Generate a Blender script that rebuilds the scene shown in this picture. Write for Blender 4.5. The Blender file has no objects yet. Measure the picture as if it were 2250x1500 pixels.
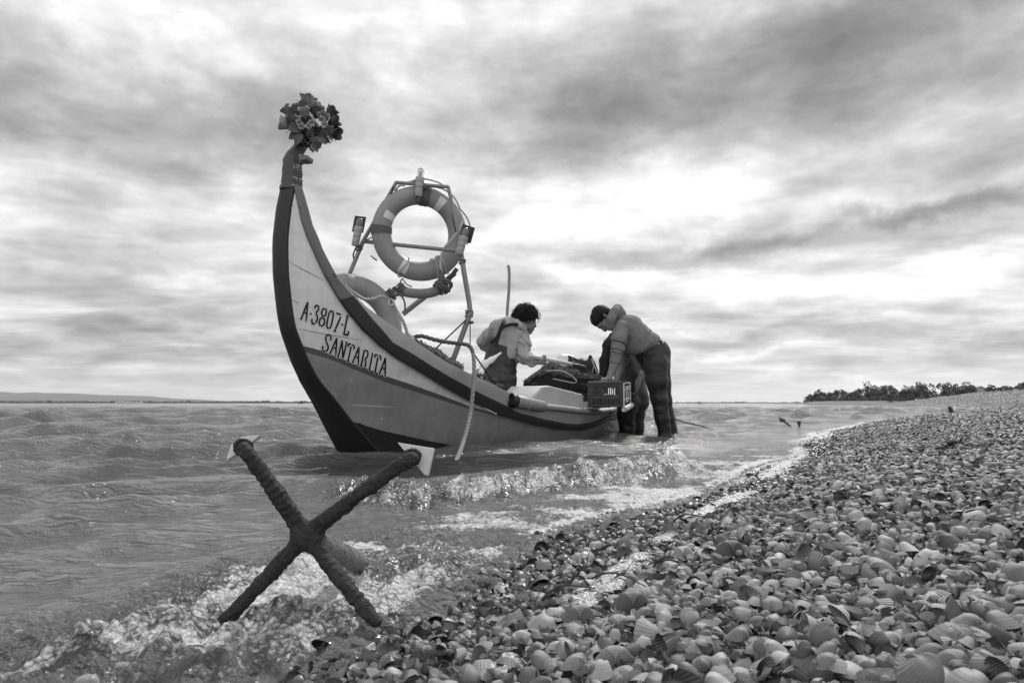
import bpy, math, random
import numpy as np
from mathutils import Vector, Matrix
random.seed(7); RNG = np.random.default_rng(11)
scene = bpy.context.scene
COL = scene.collection
# ------------------------------------------------------------------ camera
H = .34; FX = 1500.0
TH = math.atan(136 / FX)
cam_d = bpy.data.cameras.new('camera'); cam = bpy.data.objects.new('camera', cam_d); COL.objects.link(cam)
cam.location = (0, 0, H); cam.rotation_euler = (math.pi / 2 + TH, 0, 0)
cam_d.sensor_width = 36; cam_d.lens = 24; cam_d.clip_start = .05; cam_d.clip_end = 30000
cam_d.dof.use_dof = True; cam_d.dof.focus_distance = 3.2; cam_d.dof.aperture_fstop = 20
scene.camera = cam
scene.view_settings.view_transform = 'Standard'; scene.view_settings.look = 'None'
scene.view_settings.exposure = 0; scene.view_settings.gamma = 1
scene.cycles.max_bounces = 6; scene.cycles.volume_bounces = 0; scene.cycles.use_denoising = True
scene.cycles.sample_clamp_indirect = 6
CAM = np.array([0, 0, H]); FW = np.array([0, math.cos(TH), math.sin(TH)])
UP = np.array([0, -math.sin(TH), math.cos(TH)]); RT = np.array([1., 0, 0])
def ray(px, py): return FW + (px - 1125) / FX * RT - (py - 750) / FX * UP
def at(px, py, Y):                     # point on the line of sight at world depth Y
    d = ray(px, py); return CAM + d * (Y / d[1])
# ------------------------------------------------------------------ sun + sky
SUN_AZ, SUN_EL = math.radians(24), math.radians(48)
sl = bpy.data.lights.new('sun', 'SUN'); sl.energy = 3.6; sl.angle = math.radians(4); sl.color = (1, 1, 1)
so = bpy.data.objects.new('sun', sl); COL.objects.link(so)
sd = Vector((math.sin(SUN_AZ) * math.cos(SUN_EL), math.cos(SUN_AZ) * math.cos(SUN_EL), math.sin(SUN_EL)))
so.rotation_euler = (-sd).to_track_quat('-Z', 'Y').to_euler(); so.location = (20, 40, 50)

class NT:                              # small node helper
    def __init__(s, tree): s.t = tree; s.n = tree.nodes; s.l = tree.links
    def new(s, typ, **kw):
        n = s.n.new(typ)
        for k, v in kw.items():
            if hasattr(n, k) and k not in ('inputs',): setattr(n, k, v)
        return n
    def put(s, sock, v):
        if isinstance(v, bpy.types.NodeSocket): s.l.new(v, sock)
        elif v is not None: sock.default_value = v
    def m(s, op, a, b=None, c=None, clamp=False):
        n = s.n.new('ShaderNodeMath'); n.operation = op; n.use_clamp = clamp
        for i, x in enumerate((a, b, c)):
            if x is not None: s.put(n.inputs[i], x)
        return n.outputs[0]
    def v(s, op, a, b=None, out=0):
        n = s.n.new('ShaderNodeVectorMath'); n.operation = op
        s.put(n.inputs[0], a)
        if b is not None: s.put(n.inputs[1], b)
        return n.outputs[out]
    def noise(s, vec, scale, detail=4, rough=.55, dist=0, out='Fac', dim='3D'):
        n = s.n.new('ShaderNodeTexNoise'); n.noise_dimensions = dim
        if vec is not None: s.put(n.inputs['Vector'], vec)
        n.inputs['Scale'].default_value = scale; n.inputs['Detail'].default_value = detail
        n.inputs['Roughness'].default_value = rough; n.inputs['Distortion'].default_value = dist
        return n.outputs[out]
    def ramp(s, fac, pts):
        n = s.n.new('ShaderNodeValToRGB'); e = n.color_ramp.elements
        while len(e) < len(pts): e.new(.5)
        for i, (p, c) in enumerate(pts):
            e[i].position = p; e[i].color = (c, c, c, 1)
        s.put(n.inputs[0], fac); return n.outputs[0]
    def map(s, v, a, b, c, d):
        n = s.n.new('ShaderNodeMapRange'); s.put(n.inputs[0], v)
        for i, x in enumerate((a, b, c, d)): s.put(n.inputs[i + 1], x)
        return n.outputs[0]
    def mixf(s, f, a, b):
        n = s.n.new('ShaderNodeMix'); n.data_type = 'FLOAT'
        s.put(n.inputs[0], f); s.put(n.inputs[2], a); s.put(n.inputs[3], b); return n.outputs[0]

W = bpy.data.worlds.new('World'); scene.world = W; W.use_nodes = True
def ae_(k, az, el):
    c = k.n.new('ShaderNodeCombineXYZ'); k.put(c.inputs[0], az); k.put(c.inputs[1], el); return c.outputs[0]
def build_sky():
    k = NT(W.node_tree); k.n.clear()
    out = k.n.new('ShaderNodeOutputWorld'); bg = k.n.new('ShaderNodeBackground'); k.l.new(bg.outputs[0], out.inputs[0])
    sky = k.n.new('ShaderNodeTexSky'); sky.sky_type = 'NISHITA'; sky.sun_disc = False
    sky.sun_elevation = SUN_EL; sky.sun_rotation = SUN_AZ
    bw = k.n.new('ShaderNodeRGBToBW'); k.l.new(sky.outputs[0], bw.inputs[0])
    tc = k.n.new('ShaderNodeTexCoord'); D = tc.outputs['Generated']
    sep = k.n.new('ShaderNodeSeparateXYZ'); k.l.new(D, sep.inputs[0])
    x, y, z = sep.outputs
    az = k.m('ARCTAN2', x, y); el = k.m('ARCSINE', z)
    # cloud deck: the direction carried onto a flat layer overhead
    zz = k.m('ADD', k.m('MAXIMUM', z, 0), .10)
    cb = k.n.new('ShaderNodeCombineXYZ'); k.put(cb.inputs[0], k.m('DIVIDE', x, zz)); k.put(cb.inputs[1], k.m('DIVIDE', y, zz))
    P = k.v('MULTIPLY', cb.outputs[0], (.75, 1.0, 1)); P = k.v('ADD', P, (3.1, 1.7, 0))
    n1 = k.noise(P, 1.05, 8, .50, .25); n2 = k.noise(k.v('ADD', P, (9, 4, 2)), 3.4, 8, .55, .35)
    n3 = k.noise(k.v('MULTIPLY', ae_(k, az, el), (7, 30, 1)), 1.0, 7, .55, .6)
    # patches of thick and thin cloud, in sky direction, edges broken up by noise
    wv = k.noise(D, 4.5, 6, .6, 0, 'Color'); wv2 = k.noise(D, 14, 4, .6, 0, 'Color')
    ae = k.n.new('ShaderNodeCombineXYZ'); k.put(ae.inputs[0], az); k.put(ae.inputs[1], el)
    Q = k.v('ADD', ae.outputs[0], k.v('MULTIPLY', k.v('SUBTRACT', wv, (.5, .5, .5)), (.26, .10, 0)))
    Q = k.v('ADD', Q, k.v('MULTIPLY', k.v('SUBTRACT', wv2, (.5, .5, .5)), (.09, .035, 0)))
    S = None
    for (px, py, sx, sy, amp) in SKY_PATCHES:
        d = ray(px, py); d = d / np.linalg.norm(d); a0 = math.atan2(d[0], d[1]); e0 = math.asin(d[2])
        q = k.v('MULTIPLY', k.v('SUBTRACT', Q, (a0, e0, 0)), (FX / sx, FX / sy, 0))
        g = k.m('MULTIPLY', k.m('EXPONENT', k.m('MULTIPLY', k.v('DOT_PRODUCT', q, q, 1), -1)), amp)
        S = g if S is None else k.m('ADD', S, g)
    S = k.m('ADD', S, k.m('MULTIPLY', k.m('SUBTRACT', n1, .5), k.map(el, .1, .4, 2.4, 1.2)))
    S = k.m('ADD', S, k.m('MULTIPLY', k.m('SUBTRACT', n2, .5), k.map(el, .1, .35, 1.8, .3)))
    S = k.m('ADD', S, k.m('MULTIPLY', k.m('SUBTRACT', n3, .5), k.map(el, .03, .42, 3.8, .5)))
    n4 = k.noise(k.v('MULTIPLY', D, (1, 1, 1.9)), 4.6, 10, .54, .12); n5 = k.noise(k.v('MULTIPLY', D, (1, 1, 2.1)), 13, 8, .60, .1)
    S = k.m('ADD', S, k.m('MULTIPLY', k.m('SUBTRACT', n4, .5), k.map(el, .06, .3, .5, 4.2)))
    S = k.m('ADD', S, k.m('MULTIPLY', k.m('SUBTRACT', n5, .5), k.map(el, .06, .3, .8, 1.7)))
    cloud = k.m('MULTIPLY', k.m('POWER', 2.0, S), .63)
    cloud = k.m('MINIMUM', cloud, 2.6)
    cloud = k.m('MAXIMUM', cloud, .13); cloud = k.m('DIVIDE', k.m('MULTIPLY', cloud, 1.42), k.m('ADD', 1, k.m('MULTIPLY', cloud, .45)))
    # unseen side of the sky: even cloud, brightened as fill for camera-facing surfaces
    back = k.map(y, .15, -.5, 0, 1)
    cloud = k.mixf(back, cloud, k.m('ADD', 1.35, k.m('MULTIPLY', n1, .4)))
    low = k.map(el, .0, .07, .6, 0)          # thin even veil close to the horizon
    cloud = k.mixf(low, cloud, k.map(az, -.7, .6, .48, .72))
    tot = k.mixf(.93, k.m('MULTIPLY', bw.outputs[0], .10), cloud)
    k.l.new(tot, bg.inputs[0]); bg.inputs[1].default_value = 1.0
SKY_PATCHES = [  # px, py, half-width, half-height (photo pixels), strength in stops
    (250, 20, 420, 110, 1.4), (1500, 385, 300, 60, .55), (1650, 470, 420, 45, .35), (2150, 260, 170, 90, .5),
    (1050, 30, 300, 80, .5), (1750, 130, 330, 130, -1.35), (1330, 250, 220, 110, -1.15), (1150, 360, 170, 45, -.8),
    (180, 210, 230, 60, -.9), (330, 340, 130, 55, -.7), (880, 170, 160, 60, -.3), (600, 270, 160, 90, -.5),
    (2050, 462, 210, 17, -1.5), (1640, 522, 110, 18, -1.1), (2130, 360, 180, 50, -.6), (1900, 40, 240, 60, -.8),
    (1480, 600, 500, 28, .8), (1900, 625, 360, 22, .9), (330, 600, 280, 26, .6), (130, 640, 170, 25, -.5),
    (180, 765, 300, 16, -.8), (120, 795, 240, 12, -.8), (300, 730, 120, 12, -.6), (1720, 695, 300, 14, .6),
    (2120, 735, 260, 22, -.6), (1300, 560, 240, 22, -.5), (920, 520, 130, 90, .6), (400, 470, 420, 70, .3),
    (1660, 775, 130, 12, .7), (1980, 830, 320, 9, .6), (2180, 560, 200, 30, .5)]
build_sky()
# ------------------------------------------------------------------ helpers
def tag(o, label=None, cat=None, group=None, kind=None):
    for k, v in (('label', label), ('category', cat), ('group', group), ('kind', kind)):
        if v: o[k] = v
    return o
def link(name, me, mats=None, parent=None):
    o = bpy.data.objects.new(name, me); COL.objects.link(o)
    if mats is not None:
        for m in (mats if isinstance(mats, (list, tuple)) else [mats]): me.materials.append(m)
    if parent is not None: o.parent = parent
    return o
def empty(name, loc, label, cat, group=None):
    o = bpy.data.objects.new(name, None); COL.objects.link(o); o.location = loc; o.empty_display_size = .05
    return tag(o, label, cat, group)
def mesh_np(name, V, Fq, mats=None, parent=None, smooth=True, midx=None, uv=None, attr=None, tri=False):
    """V (n,3); Fq list of face tuples or (m,3|4) array."""
    me = bpy.data.meshes.new(name); V = np.asarray(V, np.float32)
    if isinstance(Fq, np.ndarray):
        m, c = Fq.shape; me.vertices.add(len(V)); me.vertices.foreach_set('co', V.ravel())
        me.loops.add(m * c); me.loops.foreach_set('vertex_index', Fq.astype(np.int32).ravel())
        me.polygons.add(m); me.polygons.foreach_set('loop_start', np.arange(0, m * c, c, dtype=np.int32))
        me.polygons.foreach_set('loop_total', np.full(m, c, np.int32)); me.update(calc_edges=True)
    else:
        me.from_pydata(V.tolist(), [], Fq); me.update()
    if midx is not None: me.polygons.foreach_set('material_index', np.asarray(midx, np.int32))
    me.polygons.foreach_set('use_smooth', np.full(len(me.polygons), smooth))
    if uv is not None:
        ul = me.uv_layers.new(name='UVMap'); li = np.empty(len(me.loops), np.int32); me.loops.foreach_get('vertex_index', li)
        ul.data.foreach_set('uv', np.asarray(uv, np.float32)[li].ravel())
    for an, av in (attr or {}).items():
        a = me.attributes.new(an, 'FLOAT', 'POINT'); a.data.foreach_set('value', np.asarray(av, np.float32))
    me.validate()
    return link(name, me, mats, parent)
def to_parent(o, parent):              # keep world placement while parenting
    o.parent = parent
    o.matrix_parent_inverse = parent.matrix_basis.inverted(); return o
class MB:
    """collects shapes, then becomes ONE mesh object"""
    def __init__(s): s.V = []; s.F = []; s.n = 0; s.mi = []
    def add(s, V, F, mi=0):
        V = np.asarray(V, float); s.V.append(V); s.F += [tuple(i + s.n for i in f) for f in F]; s.mi += [mi] * len(F); s.n += len(V)
    def box(s, c, size, R=None, mi=0, bev=0):
        c = np.asarray(c, float); h = np.asarray(size, float) / 2
        if bev:
            b = min(bev, h.min() * .45); V = []; F = []
            # chamfered box: 24 verts
            idx = {}
            for sx in (-1, 1):
                for sy in (-1, 1):
                    for sz in (-1, 1):
                        for ax in range(3):
                            p = np.array([sx, sy, sz]) * (h - b); p[ax] = (sx, sy, sz)[ax] * h[ax]
                            idx[(sx, sy, sz, ax)] = len(V); V.append(p)
            for ax in range(3):
                o1, o2 = [a for a in range(3) if a != ax]
                for sg in (-1, 1):
                    q = []
                    for (a, b2) in ((-1, -1), (1, -1), (1, 1), (-1, 1)):
                        t = [0, 0, 0]; t[ax] = sg; t[o1] = a; t[o2] = b2; q.append(idx[(*t, ax)])
                    F.append(q)
                    for s1 in (-1, 1):
                        pass
            for ax in range(3):
                o1, o2 = [a for a in range(3) if a != ax]
                for a in (-1, 1):
                    for b2 in (-1, 1):
                        q = []
                        for (e, f) in ((-1, o1), (1, o1), (1, o2), (-1, o2)):
                            t = [0, 0, 0]; t[ax] = e; t[o1] = a; t[o2] = b2; q.append(idx[(*t, f)])
                        F.append(q)
            for sx in (-1, 1):
                for sy in (-1, 1):
                    for sz in (-1, 1): F.append([idx[(sx, sy, sz, ax)] for ax in range(3)])
            V = np.array(V)
        else:
            V = np.array([[x, y, z] for x in (-1, 1) for y in (-1, 1) for z in (-1, 1)]) * h
            F = [(0, 1, 3, 2), (4, 6, 7, 5), (0, 4, 5, 1), (2, 3, 7, 6), (0, 2, 6, 4), (1, 5, 7, 3)]
        if R is not None: V = V @ np.asarray(R).T
        s.add(V + c, F, mi)
    def tube(s, P, r, n=8, mi=0, cap=True, twist=None, flat=None, up=None):
        V, F = tube_vf(P, r, n, cap, flat, up); s.add(V, F, mi)
    def ball(s, c, r, n=8, mi=0, R=None):
        V = []; F = []; m = max(n // 2, 3)
        r = np.asarray(r, float) * np.ones(3)
        for i in range(m + 1):
            a = math.pi * i / m
            for j in range(n):
                b = 2 * math.pi * j / n; V.append((math.sin(a) * math.cos(b), math.sin(a) * math.sin(b), math.cos(a)))
        for i in range(m):
            for j in range(n):
                F.append((i * n + j, (i + 1) * n + j, (i + 1) * n + (j + 1) % n, i * n + (j + 1) % n))
        V = np.array(V) * r
        if R is not None: V = V @ np.asarray(R).T
        s.add(V + np.asarray(c), F, mi)
    def build(s, name, mats, parent=None, smooth=True):
        V = np.concatenate(s.V); o = mesh_np(name, V, s.F, mats, None, smooth, s.mi)
        weld(o)
        if parent is not None: to_parent(o, parent)
        return o
import bmesh
def weld(o, d=1e-5, ang=None):
    bm = bmesh.new(); bm.from_mesh(o.data); bmesh.ops.remove_doubles(bm, verts=bm.verts, dist=d)
    bmesh.ops.recalc_face_normals(bm, faces=bm.faces)
    bm.to_mesh(o.data); bm.free()
    o.data.set_sharp_from_angle(angle=math.radians(40))
def catmull(P, n):
    P = np.asarray(P, float)
    if len(P) < 3: return np.linspace(P[0], P[-1], n)
    Q = np.vstack([2 * P[0] - P[1], P, 2 * P[-1] - P[-2]]); L = np.r_[0, np.cumsum(np.linalg.norm(np.diff(P, axis=0), axis=1))]
    out = []
    for t in np.linspace(0, L[-1], n):
        i = min(np.searchsorted(L, t, 'right') - 1, len(P) - 2); f = (t - L[i]) / max(L[i + 1] - L[i], 1e-9)
        a, b, c, d = Q[i:i + 4]
        out.append(.5 * (2 * b + (c - a) * f + (2 * a - 5 * b + 4 * c - d) * f * f + (3 * b - a - 3 * c + d) * f ** 3))
    return np.array(out)
def resample(P, n):
    P = np.asarray(P, float); L = np.r_[0, np.cumsum(np.linalg.norm(np.diff(P, axis=0), axis=1))]
    t = np.linspace(0, L[-1], n); return np.stack([np.interp(t, L, P[:, k]) for k in range(P.shape[1])], 1)
def frames(P, up=None):
    P = np.asarray(P, float); T = np.gradient(P, axis=0); T /= np.linalg.norm(T, axis=1)[:, None] + 1e-12
    n0 = np.array(up if up is not None else ((0, 0, 1) if abs(T[0, 2]) < .9 else (1, 0, 0)), float)
    N = []; 
    for t in T:
        n0 = n0 - t * (n0 @ t); n0 /= np.linalg.norm(n0) + 1e-12; N.append(n0.copy())
    N = np.array(N); return T, N, np.cross(T, N)
def tube_vf(P, r, n=8, cap=True, flat=None, up=None):
    P = np.asarray(P, float); T, N, Bn = frames(P, up); m = len(P)
    r = np.ones(m) * r if np.ndim(r) == 0 else np.asarray(r, float)
    a = np.arange(n) * 2 * math.pi / n
    if r.ndim == 1: r = np.repeat(r[:, None], n, 1)
    fl = 1 if flat is None else flat
    V = P[:, None] + r[..., None] * (np.cos(a)[None, :, None] * N[:, None] * fl + np.sin(a)[None, :, None] * Bn[:, None])
    V = V.reshape(-1, 3); F = []
    for i in range(m - 1):
        for j in range(n): F.append((i * n + j, i * n + (j + 1) % n, (i + 1) * n + (j + 1) % n, (i + 1) * n + j))
    if cap: F.append(tuple(range(n))[::-1]); F.append(tuple(range((m - 1) * n, m * n)))
    return V, F
def rope_vf(P, r, pitch=None, strands=3, n=18):   # laid rope: lobed section turning along the line
    P = np.asarray(P, float); L = np.r_[0, np.cumsum(np.linalg.norm(np.diff(P, axis=0), axis=1))]
    pitch = pitch or r * 7; m = max(int(L[-1] / (pitch / 9)), 8); Q = resample(P, m); s = np.linspace(0, L[-1], m)
    a = np.arange(n) * 2 * math.pi / n
    rr = r * (.56 + .48 * np.abs(np.cos(strands / 2 * (a[None] - s[:, None] / pitch * 2 * math.pi))))
    return tube_vf(Q, rr, n)
def rotm(ax, a): return np.array(Matrix.Rotation(a, 3, Vector(ax)))
# vector noise ------------------------------------------------------
def _h(i, j, k=0):
    n = (i * 374761393 + j * 668265263 + k * 2147483647 * 3 + 1442695041) & 0xFFFFFFFF
    n = ((n ^ (n >> 13)) * 1274126177) & 0xFFFFFFFF; n = ((n ^ (n >> 15)) * 2246822519) & 0xFFFFFFFF
    return ((n ^ (n >> 16)) & 0xFFFFFF) / 0xFFFFFF
def vnoise(x, y, z=None):
    x = np.asarray(x, float); y = np.asarray(y, float)
    i = np.floor(x).astype(np.int64); j = np.floor(y).astype(np.int64); f = x - i; g = y - j
    f = f * f * f * (f * (6 * f - 15) + 10); g = g * g * g * (g * (6 * g - 15) + 10)
    def lay(k): return (_h(i, j, k) * (1 - f) + _h(i + 1, j, k) * f) * (1 - g) + (_h(i, j + 1, k) * (1 - f) + _h(i + 1, j + 1, k) * f) * g
    if z is None: return lay(0)
    z = np.asarray(z, float); k = np.floor(z).astype(np.int64); h = z - k; h = h * h * (3 - 2 * h)
    return lay(k) * (1 - h) + lay(k + 1) * h
def fbm(x, y, o=4, z=None, g=.5):
    s = 0; a = 1; t = 0
    for q in range(o):
        s = s + a * vnoise(x * 2 ** q + 17.3 * q, y * 2 ** q - 9.1 * q, None if z is None else z * 2 ** q); t += a; a *= g
    return s / t * 2 - 1
def sstep(a, b, x):
    t = np.clip((np.asarray(x, float) - a) / (b - a), 0, 1); return t * t * (3 - 2 * t)
# signed-distance modelling: one smooth continuous surface out of many tapered limbs ----------
class SDF:
    def __init__(s, k=.02): s.p = []; s.k = k
    def cap(s, a, b, ra, rb=None, k=None, flat=None, sub=False):
        s.p.append((np.asarray(a, float), np.asarray(b, float), ra, rb if rb is not None else ra, s.k if k is None else k, flat, sub)); return s
    def chain(s, pts, k=None, flat=None):
        for (a, ra), (b, rb) in zip(pts[:-1], pts[1:]): s.cap(a, b, ra, rb, k, flat)
        return s
    def build(s, name, mat, h=.012, warp=None, parent=None, smooth_it=1, clip=None):
        lo = np.min([np.minimum(p[0], p[1]) - max(p[2], p[3]) for p in s.p], 0) - .04; hi = np.max([np.maximum(p[0], p[1]) + max(p[2], p[3]) for p in s.p], 0) + .04
        n = np.ceil((hi - lo) / h).astype(int) + 1
        ax = [lo[i] + h * np.arange(n[i]) for i in range(3)]; f = np.full(n, .3, np.float32)
        for a, b, ra, rb, k, flat, sub in s.p:
            m = max(ra, rb) * 1.05 + k + 2 * h + .01
            l = np.minimum(a, b) - m; u = np.maximum(a, b) + m
            i0 = np.maximum(((l - lo) / h).astype(int), 0); i1 = np.minimum(((u - lo) / h).astype(int) + 2, n)
            X, Y, Z = np.meshgrid(*[ax[i][i0[i]:i1[i]] for i in range(3)], indexing='ij')
            p = np.stack([X, Y, Z], -1) - a; ab = b - a
            if flat is not None:
                d, sc = np.asarray(flat[0], float), flat[1]; d = d / np.linalg.norm(d)
                p = p + (p @ d)[..., None] * d * (sc - 1); ab = ab + (ab @ d) * d * (sc - 1)
            t = np.clip((p @ ab) / max(ab @ ab, 1e-12), 0, 1)
            d = np.linalg.norm(p - t[..., None] * ab, axis=-1) - (ra + (rb - ra) * t)
            sl_ = tuple(slice(i0[i], i1[i]) for i in range(3)); g = f[sl_]
            if sub: f[sl_] = np.maximum(g, -d)
            else:
                q = np.maximum(k - np.abs(g - d), 0) / max(k, 1e-9); f[sl_] = np.minimum(g, d) - q * q * k * .25
        if warp is not None:
            near = np.abs(f) < .06; I = np.argwhere(near); P = lo + I * h; f[near] += warp(P[:, 0], P[:, 1], P[:, 2])
        if clip is not None:
            P = np.stack(np.meshgrid(*ax, indexing='ij'), -1); f = np.maximum(f, clip(P[..., 0], P[..., 1], P[..., 2]))
        V, Fq = surfnet(f, lo, h)
        o = mesh_np(name, V, Fq, mat)
        bm = bmesh.new(); bm.from_mesh(o.data)
        for _ in range(smooth_it): bmesh.ops.smooth_vert(bm, verts=bm.verts, factor=.5, use_axis_x=True, use_axis_y=True, use_axis_z=True)
        bmesh.ops.recalc_face_normals(bm, faces=bm.faces); bm.to_mesh(o.data); bm.free()
        if parent is not None: to_parent(o, parent)
        return o
def surfnet(f, org, h):
    ins = f < 0; n = np.array(f.shape) - 1
    sh = lambda d: tuple(slice(d[i], d[i] + n[i]) for i in range(3))
    cnt = np.zeros(n, int); acc = np.zeros((*n, 3))
    for ax in range(3):
        o1, o2 = [a for a in range(3) if a != ax]
        for a in (0, 1):
            for b in (0, 1):
                d0 = [0, 0, 0]; d0[o1] = a; d0[o2] = b; d1 = list(d0); d1[ax] = 1
                A = f[sh(d0)]; Bv = f[sh(d1)]; x = (A < 0) != (Bv < 0); t = np.where(x, A / np.where(x, A - Bv, 1), 0)
                cnt += x; acc[..., ax] += t * x; acc[..., o1] += a * x; acc[..., o2] += b * x
    mask = cnt > 0; idx = np.full(n, -1); idx[mask] = np.arange(mask.sum())
    cells = np.argwhere(mask); V = org + h * (cells + acc[mask] / cnt[mask][:, None])
    Fs = []
    for ax in range(3):
        o1, o2 = [a for a in range(3) if a != ax]
        d1 = [0, 0, 0]; d1[ax] = 1
        s0 = [slice(0, f.shape[i]) for i in range(3)]; s1 = list(s0); s0[ax] = slice(0, -1); s1[ax] = slice(1, None)
        X = ins[tuple(s0)] != ins[tuple(s1)]; I = np.argwhere(X)
        ok = (I[:, o1] > 0) & (I[:, o2] > 0) & (I[:, o1] < n[o1]) & (I[:, o2] < n[o2]); I = I[ok]
        def g(da, db):
            J = I.copy(); J[:, o1] -= da; J[:, o2] -= db; return idx[J[:, 0], J[:, 1], J[:, 2]]
        Fs.append(np.stack([g(1, 1), g(0, 1), g(0, 0), g(1, 0)], 1))
    F = np.concatenate(Fs); F = F[(F >= 0).all(1)]
    return V, F
# materials -----------------------------------------------------------
def mk(name, v, rough=.6, var=.25, scale=12, bump=.15, bscale=60, bdist=.004, spec=.5, stretch=None, wear=None, metal=0, detail=5, trans=0, streak=0, grime=0):
    """grey procedural surface: broad tone variation + fine bump; wear=(value, amount, scale) adds chipped patches"""
    m = bpy.data.materials.new(name); m.use_nodes = True; k = NT(m.node_tree)
    b = k.n['Principled BSDF']; tc = k.n.new('ShaderNodeTexCoord').outputs['Object']
    vec = tc if stretch is None else k.v('MULTIPLY', tc, stretch)
    n = k.noise(vec, scale, detail, .6)
    fac = k.m('ADD', 1 - var, k.m('MULTIPLY', n, 2 * var)); col = k.m('MULTIPLY', fac, v)
    if streak: col = k.m('MULTIPLY', col, k.m('ADD', 1 - streak, k.m('MULTIPLY', k.noise(k.v('MULTIPLY', tc, (9, 9, .9)), 2.2, 5, .65), 2 * streak)))
    if grime:                          # tide-mark dirt low on the side
        gz = k.n.new('ShaderNodeSeparateXYZ'); k.l.new(tc, gz.inputs[0]); col = k.m('MULTIPLY', col, k.map(k.m('ADD', gz.outputs[2], k.m('MULTIPLY', k.noise(k.v('MULTIPLY', tc, (4, 4, 1)), 3, 5, .65), .22)), .10, .26, 1 - grime, 1))
    if wear:
        wn = k.noise(vec, wear[2], 6, .7); wf = k.map(wn, 1 - wear[1], 1 - wear[1] + .04, 0, 1); col = k.mixf(wf, col, wear[0])
    cc = k.n.new('ShaderNodeCombineColor')
    for i in range(3): k.l.new(col, cc.inputs[i])
    k.l.new(cc.outputs[0], b.inputs['Base Color'])
    b.inputs['Roughness'].default_value = rough; b.inputs['Specular IOR Level'].default_value = spec if v > .06 else spec * .45; b.inputs['Metallic'].default_value = metal
    b.inputs['Transmission Weight'].default_value = trans
    if bump:
        bn = k.n.new('ShaderNodeBump'); bn.inputs['Strength'].default_value = bump; bn.inputs['Distance'].default_value = bdist
        k.l.new(k.noise(vec, bscale, 5, .6), bn.inputs['Height']); k.l.new(bn.outputs[0], b.inputs['Normal'])
    return m
# ------------------------------------------------------------------ shoreline + beach
SH_Y = np.array([-4, 0, 1.05, 1.62, 2.3, 3.1, 4.1, 6.9, 11.6, 17, 24, 33, 45, 58, 73, 95, 140, 400, 2000.])
SH_X = np.array([-3.2, -.80, -.19, .06, .52, 1.02, 1.66, 3.0, 6.0, 10.2, 15.7, 24, 32, 36, 38.5, 60, 110, 340, 1800.])
def shore_x(Y):
    return np.interp(Y, SH_Y, SH_X) + .05 * np.sin(Y * 3.1) * sstep(.5, 2, Y) * sstep(400, 5, Y)
_sd = np.gradient(SH_X, SH_Y)
def shore_d(x, Y):                     # landward distance from the water's edge
    s = np.interp(Y, SH_Y, _sd); return (x - shore_x(Y)) / np.sqrt(1 + s * s)
def beach_z(x, Y):
    d = shore_d(x, Y)
    z = np.where(d < .8, .17 * d, np.where(d < 9, .136 + .08 * (d - .8), .79 + .05 * (d - 9)))
    z = np.where(z > 0, z * (1 + .75 * sstep(22, 50, Y)), z)
    cap_ = 1.0 + .9 * sstep(30, 90, Y)
    z = np.minimum(z, cap_ + .15 * (z - cap_) * (z > cap_)); z = np.minimum(z, 2.4)
    z = np.maximum(z, -.6)
    z = z + .012 * fbm(x * 2.2, Y * 2.2, 3) * sstep(-.2, .4, d) + .05 * fbm(x * .35 + 4, Y * .35, 3) * sstep(1.5, 6, d)
    z = z + .05 * np.sin(d * 1.5 + .6 * np.sin(Y * .07)) * sstep(4, 10, d) * sstep(20, 40, Y)
    return z
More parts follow.
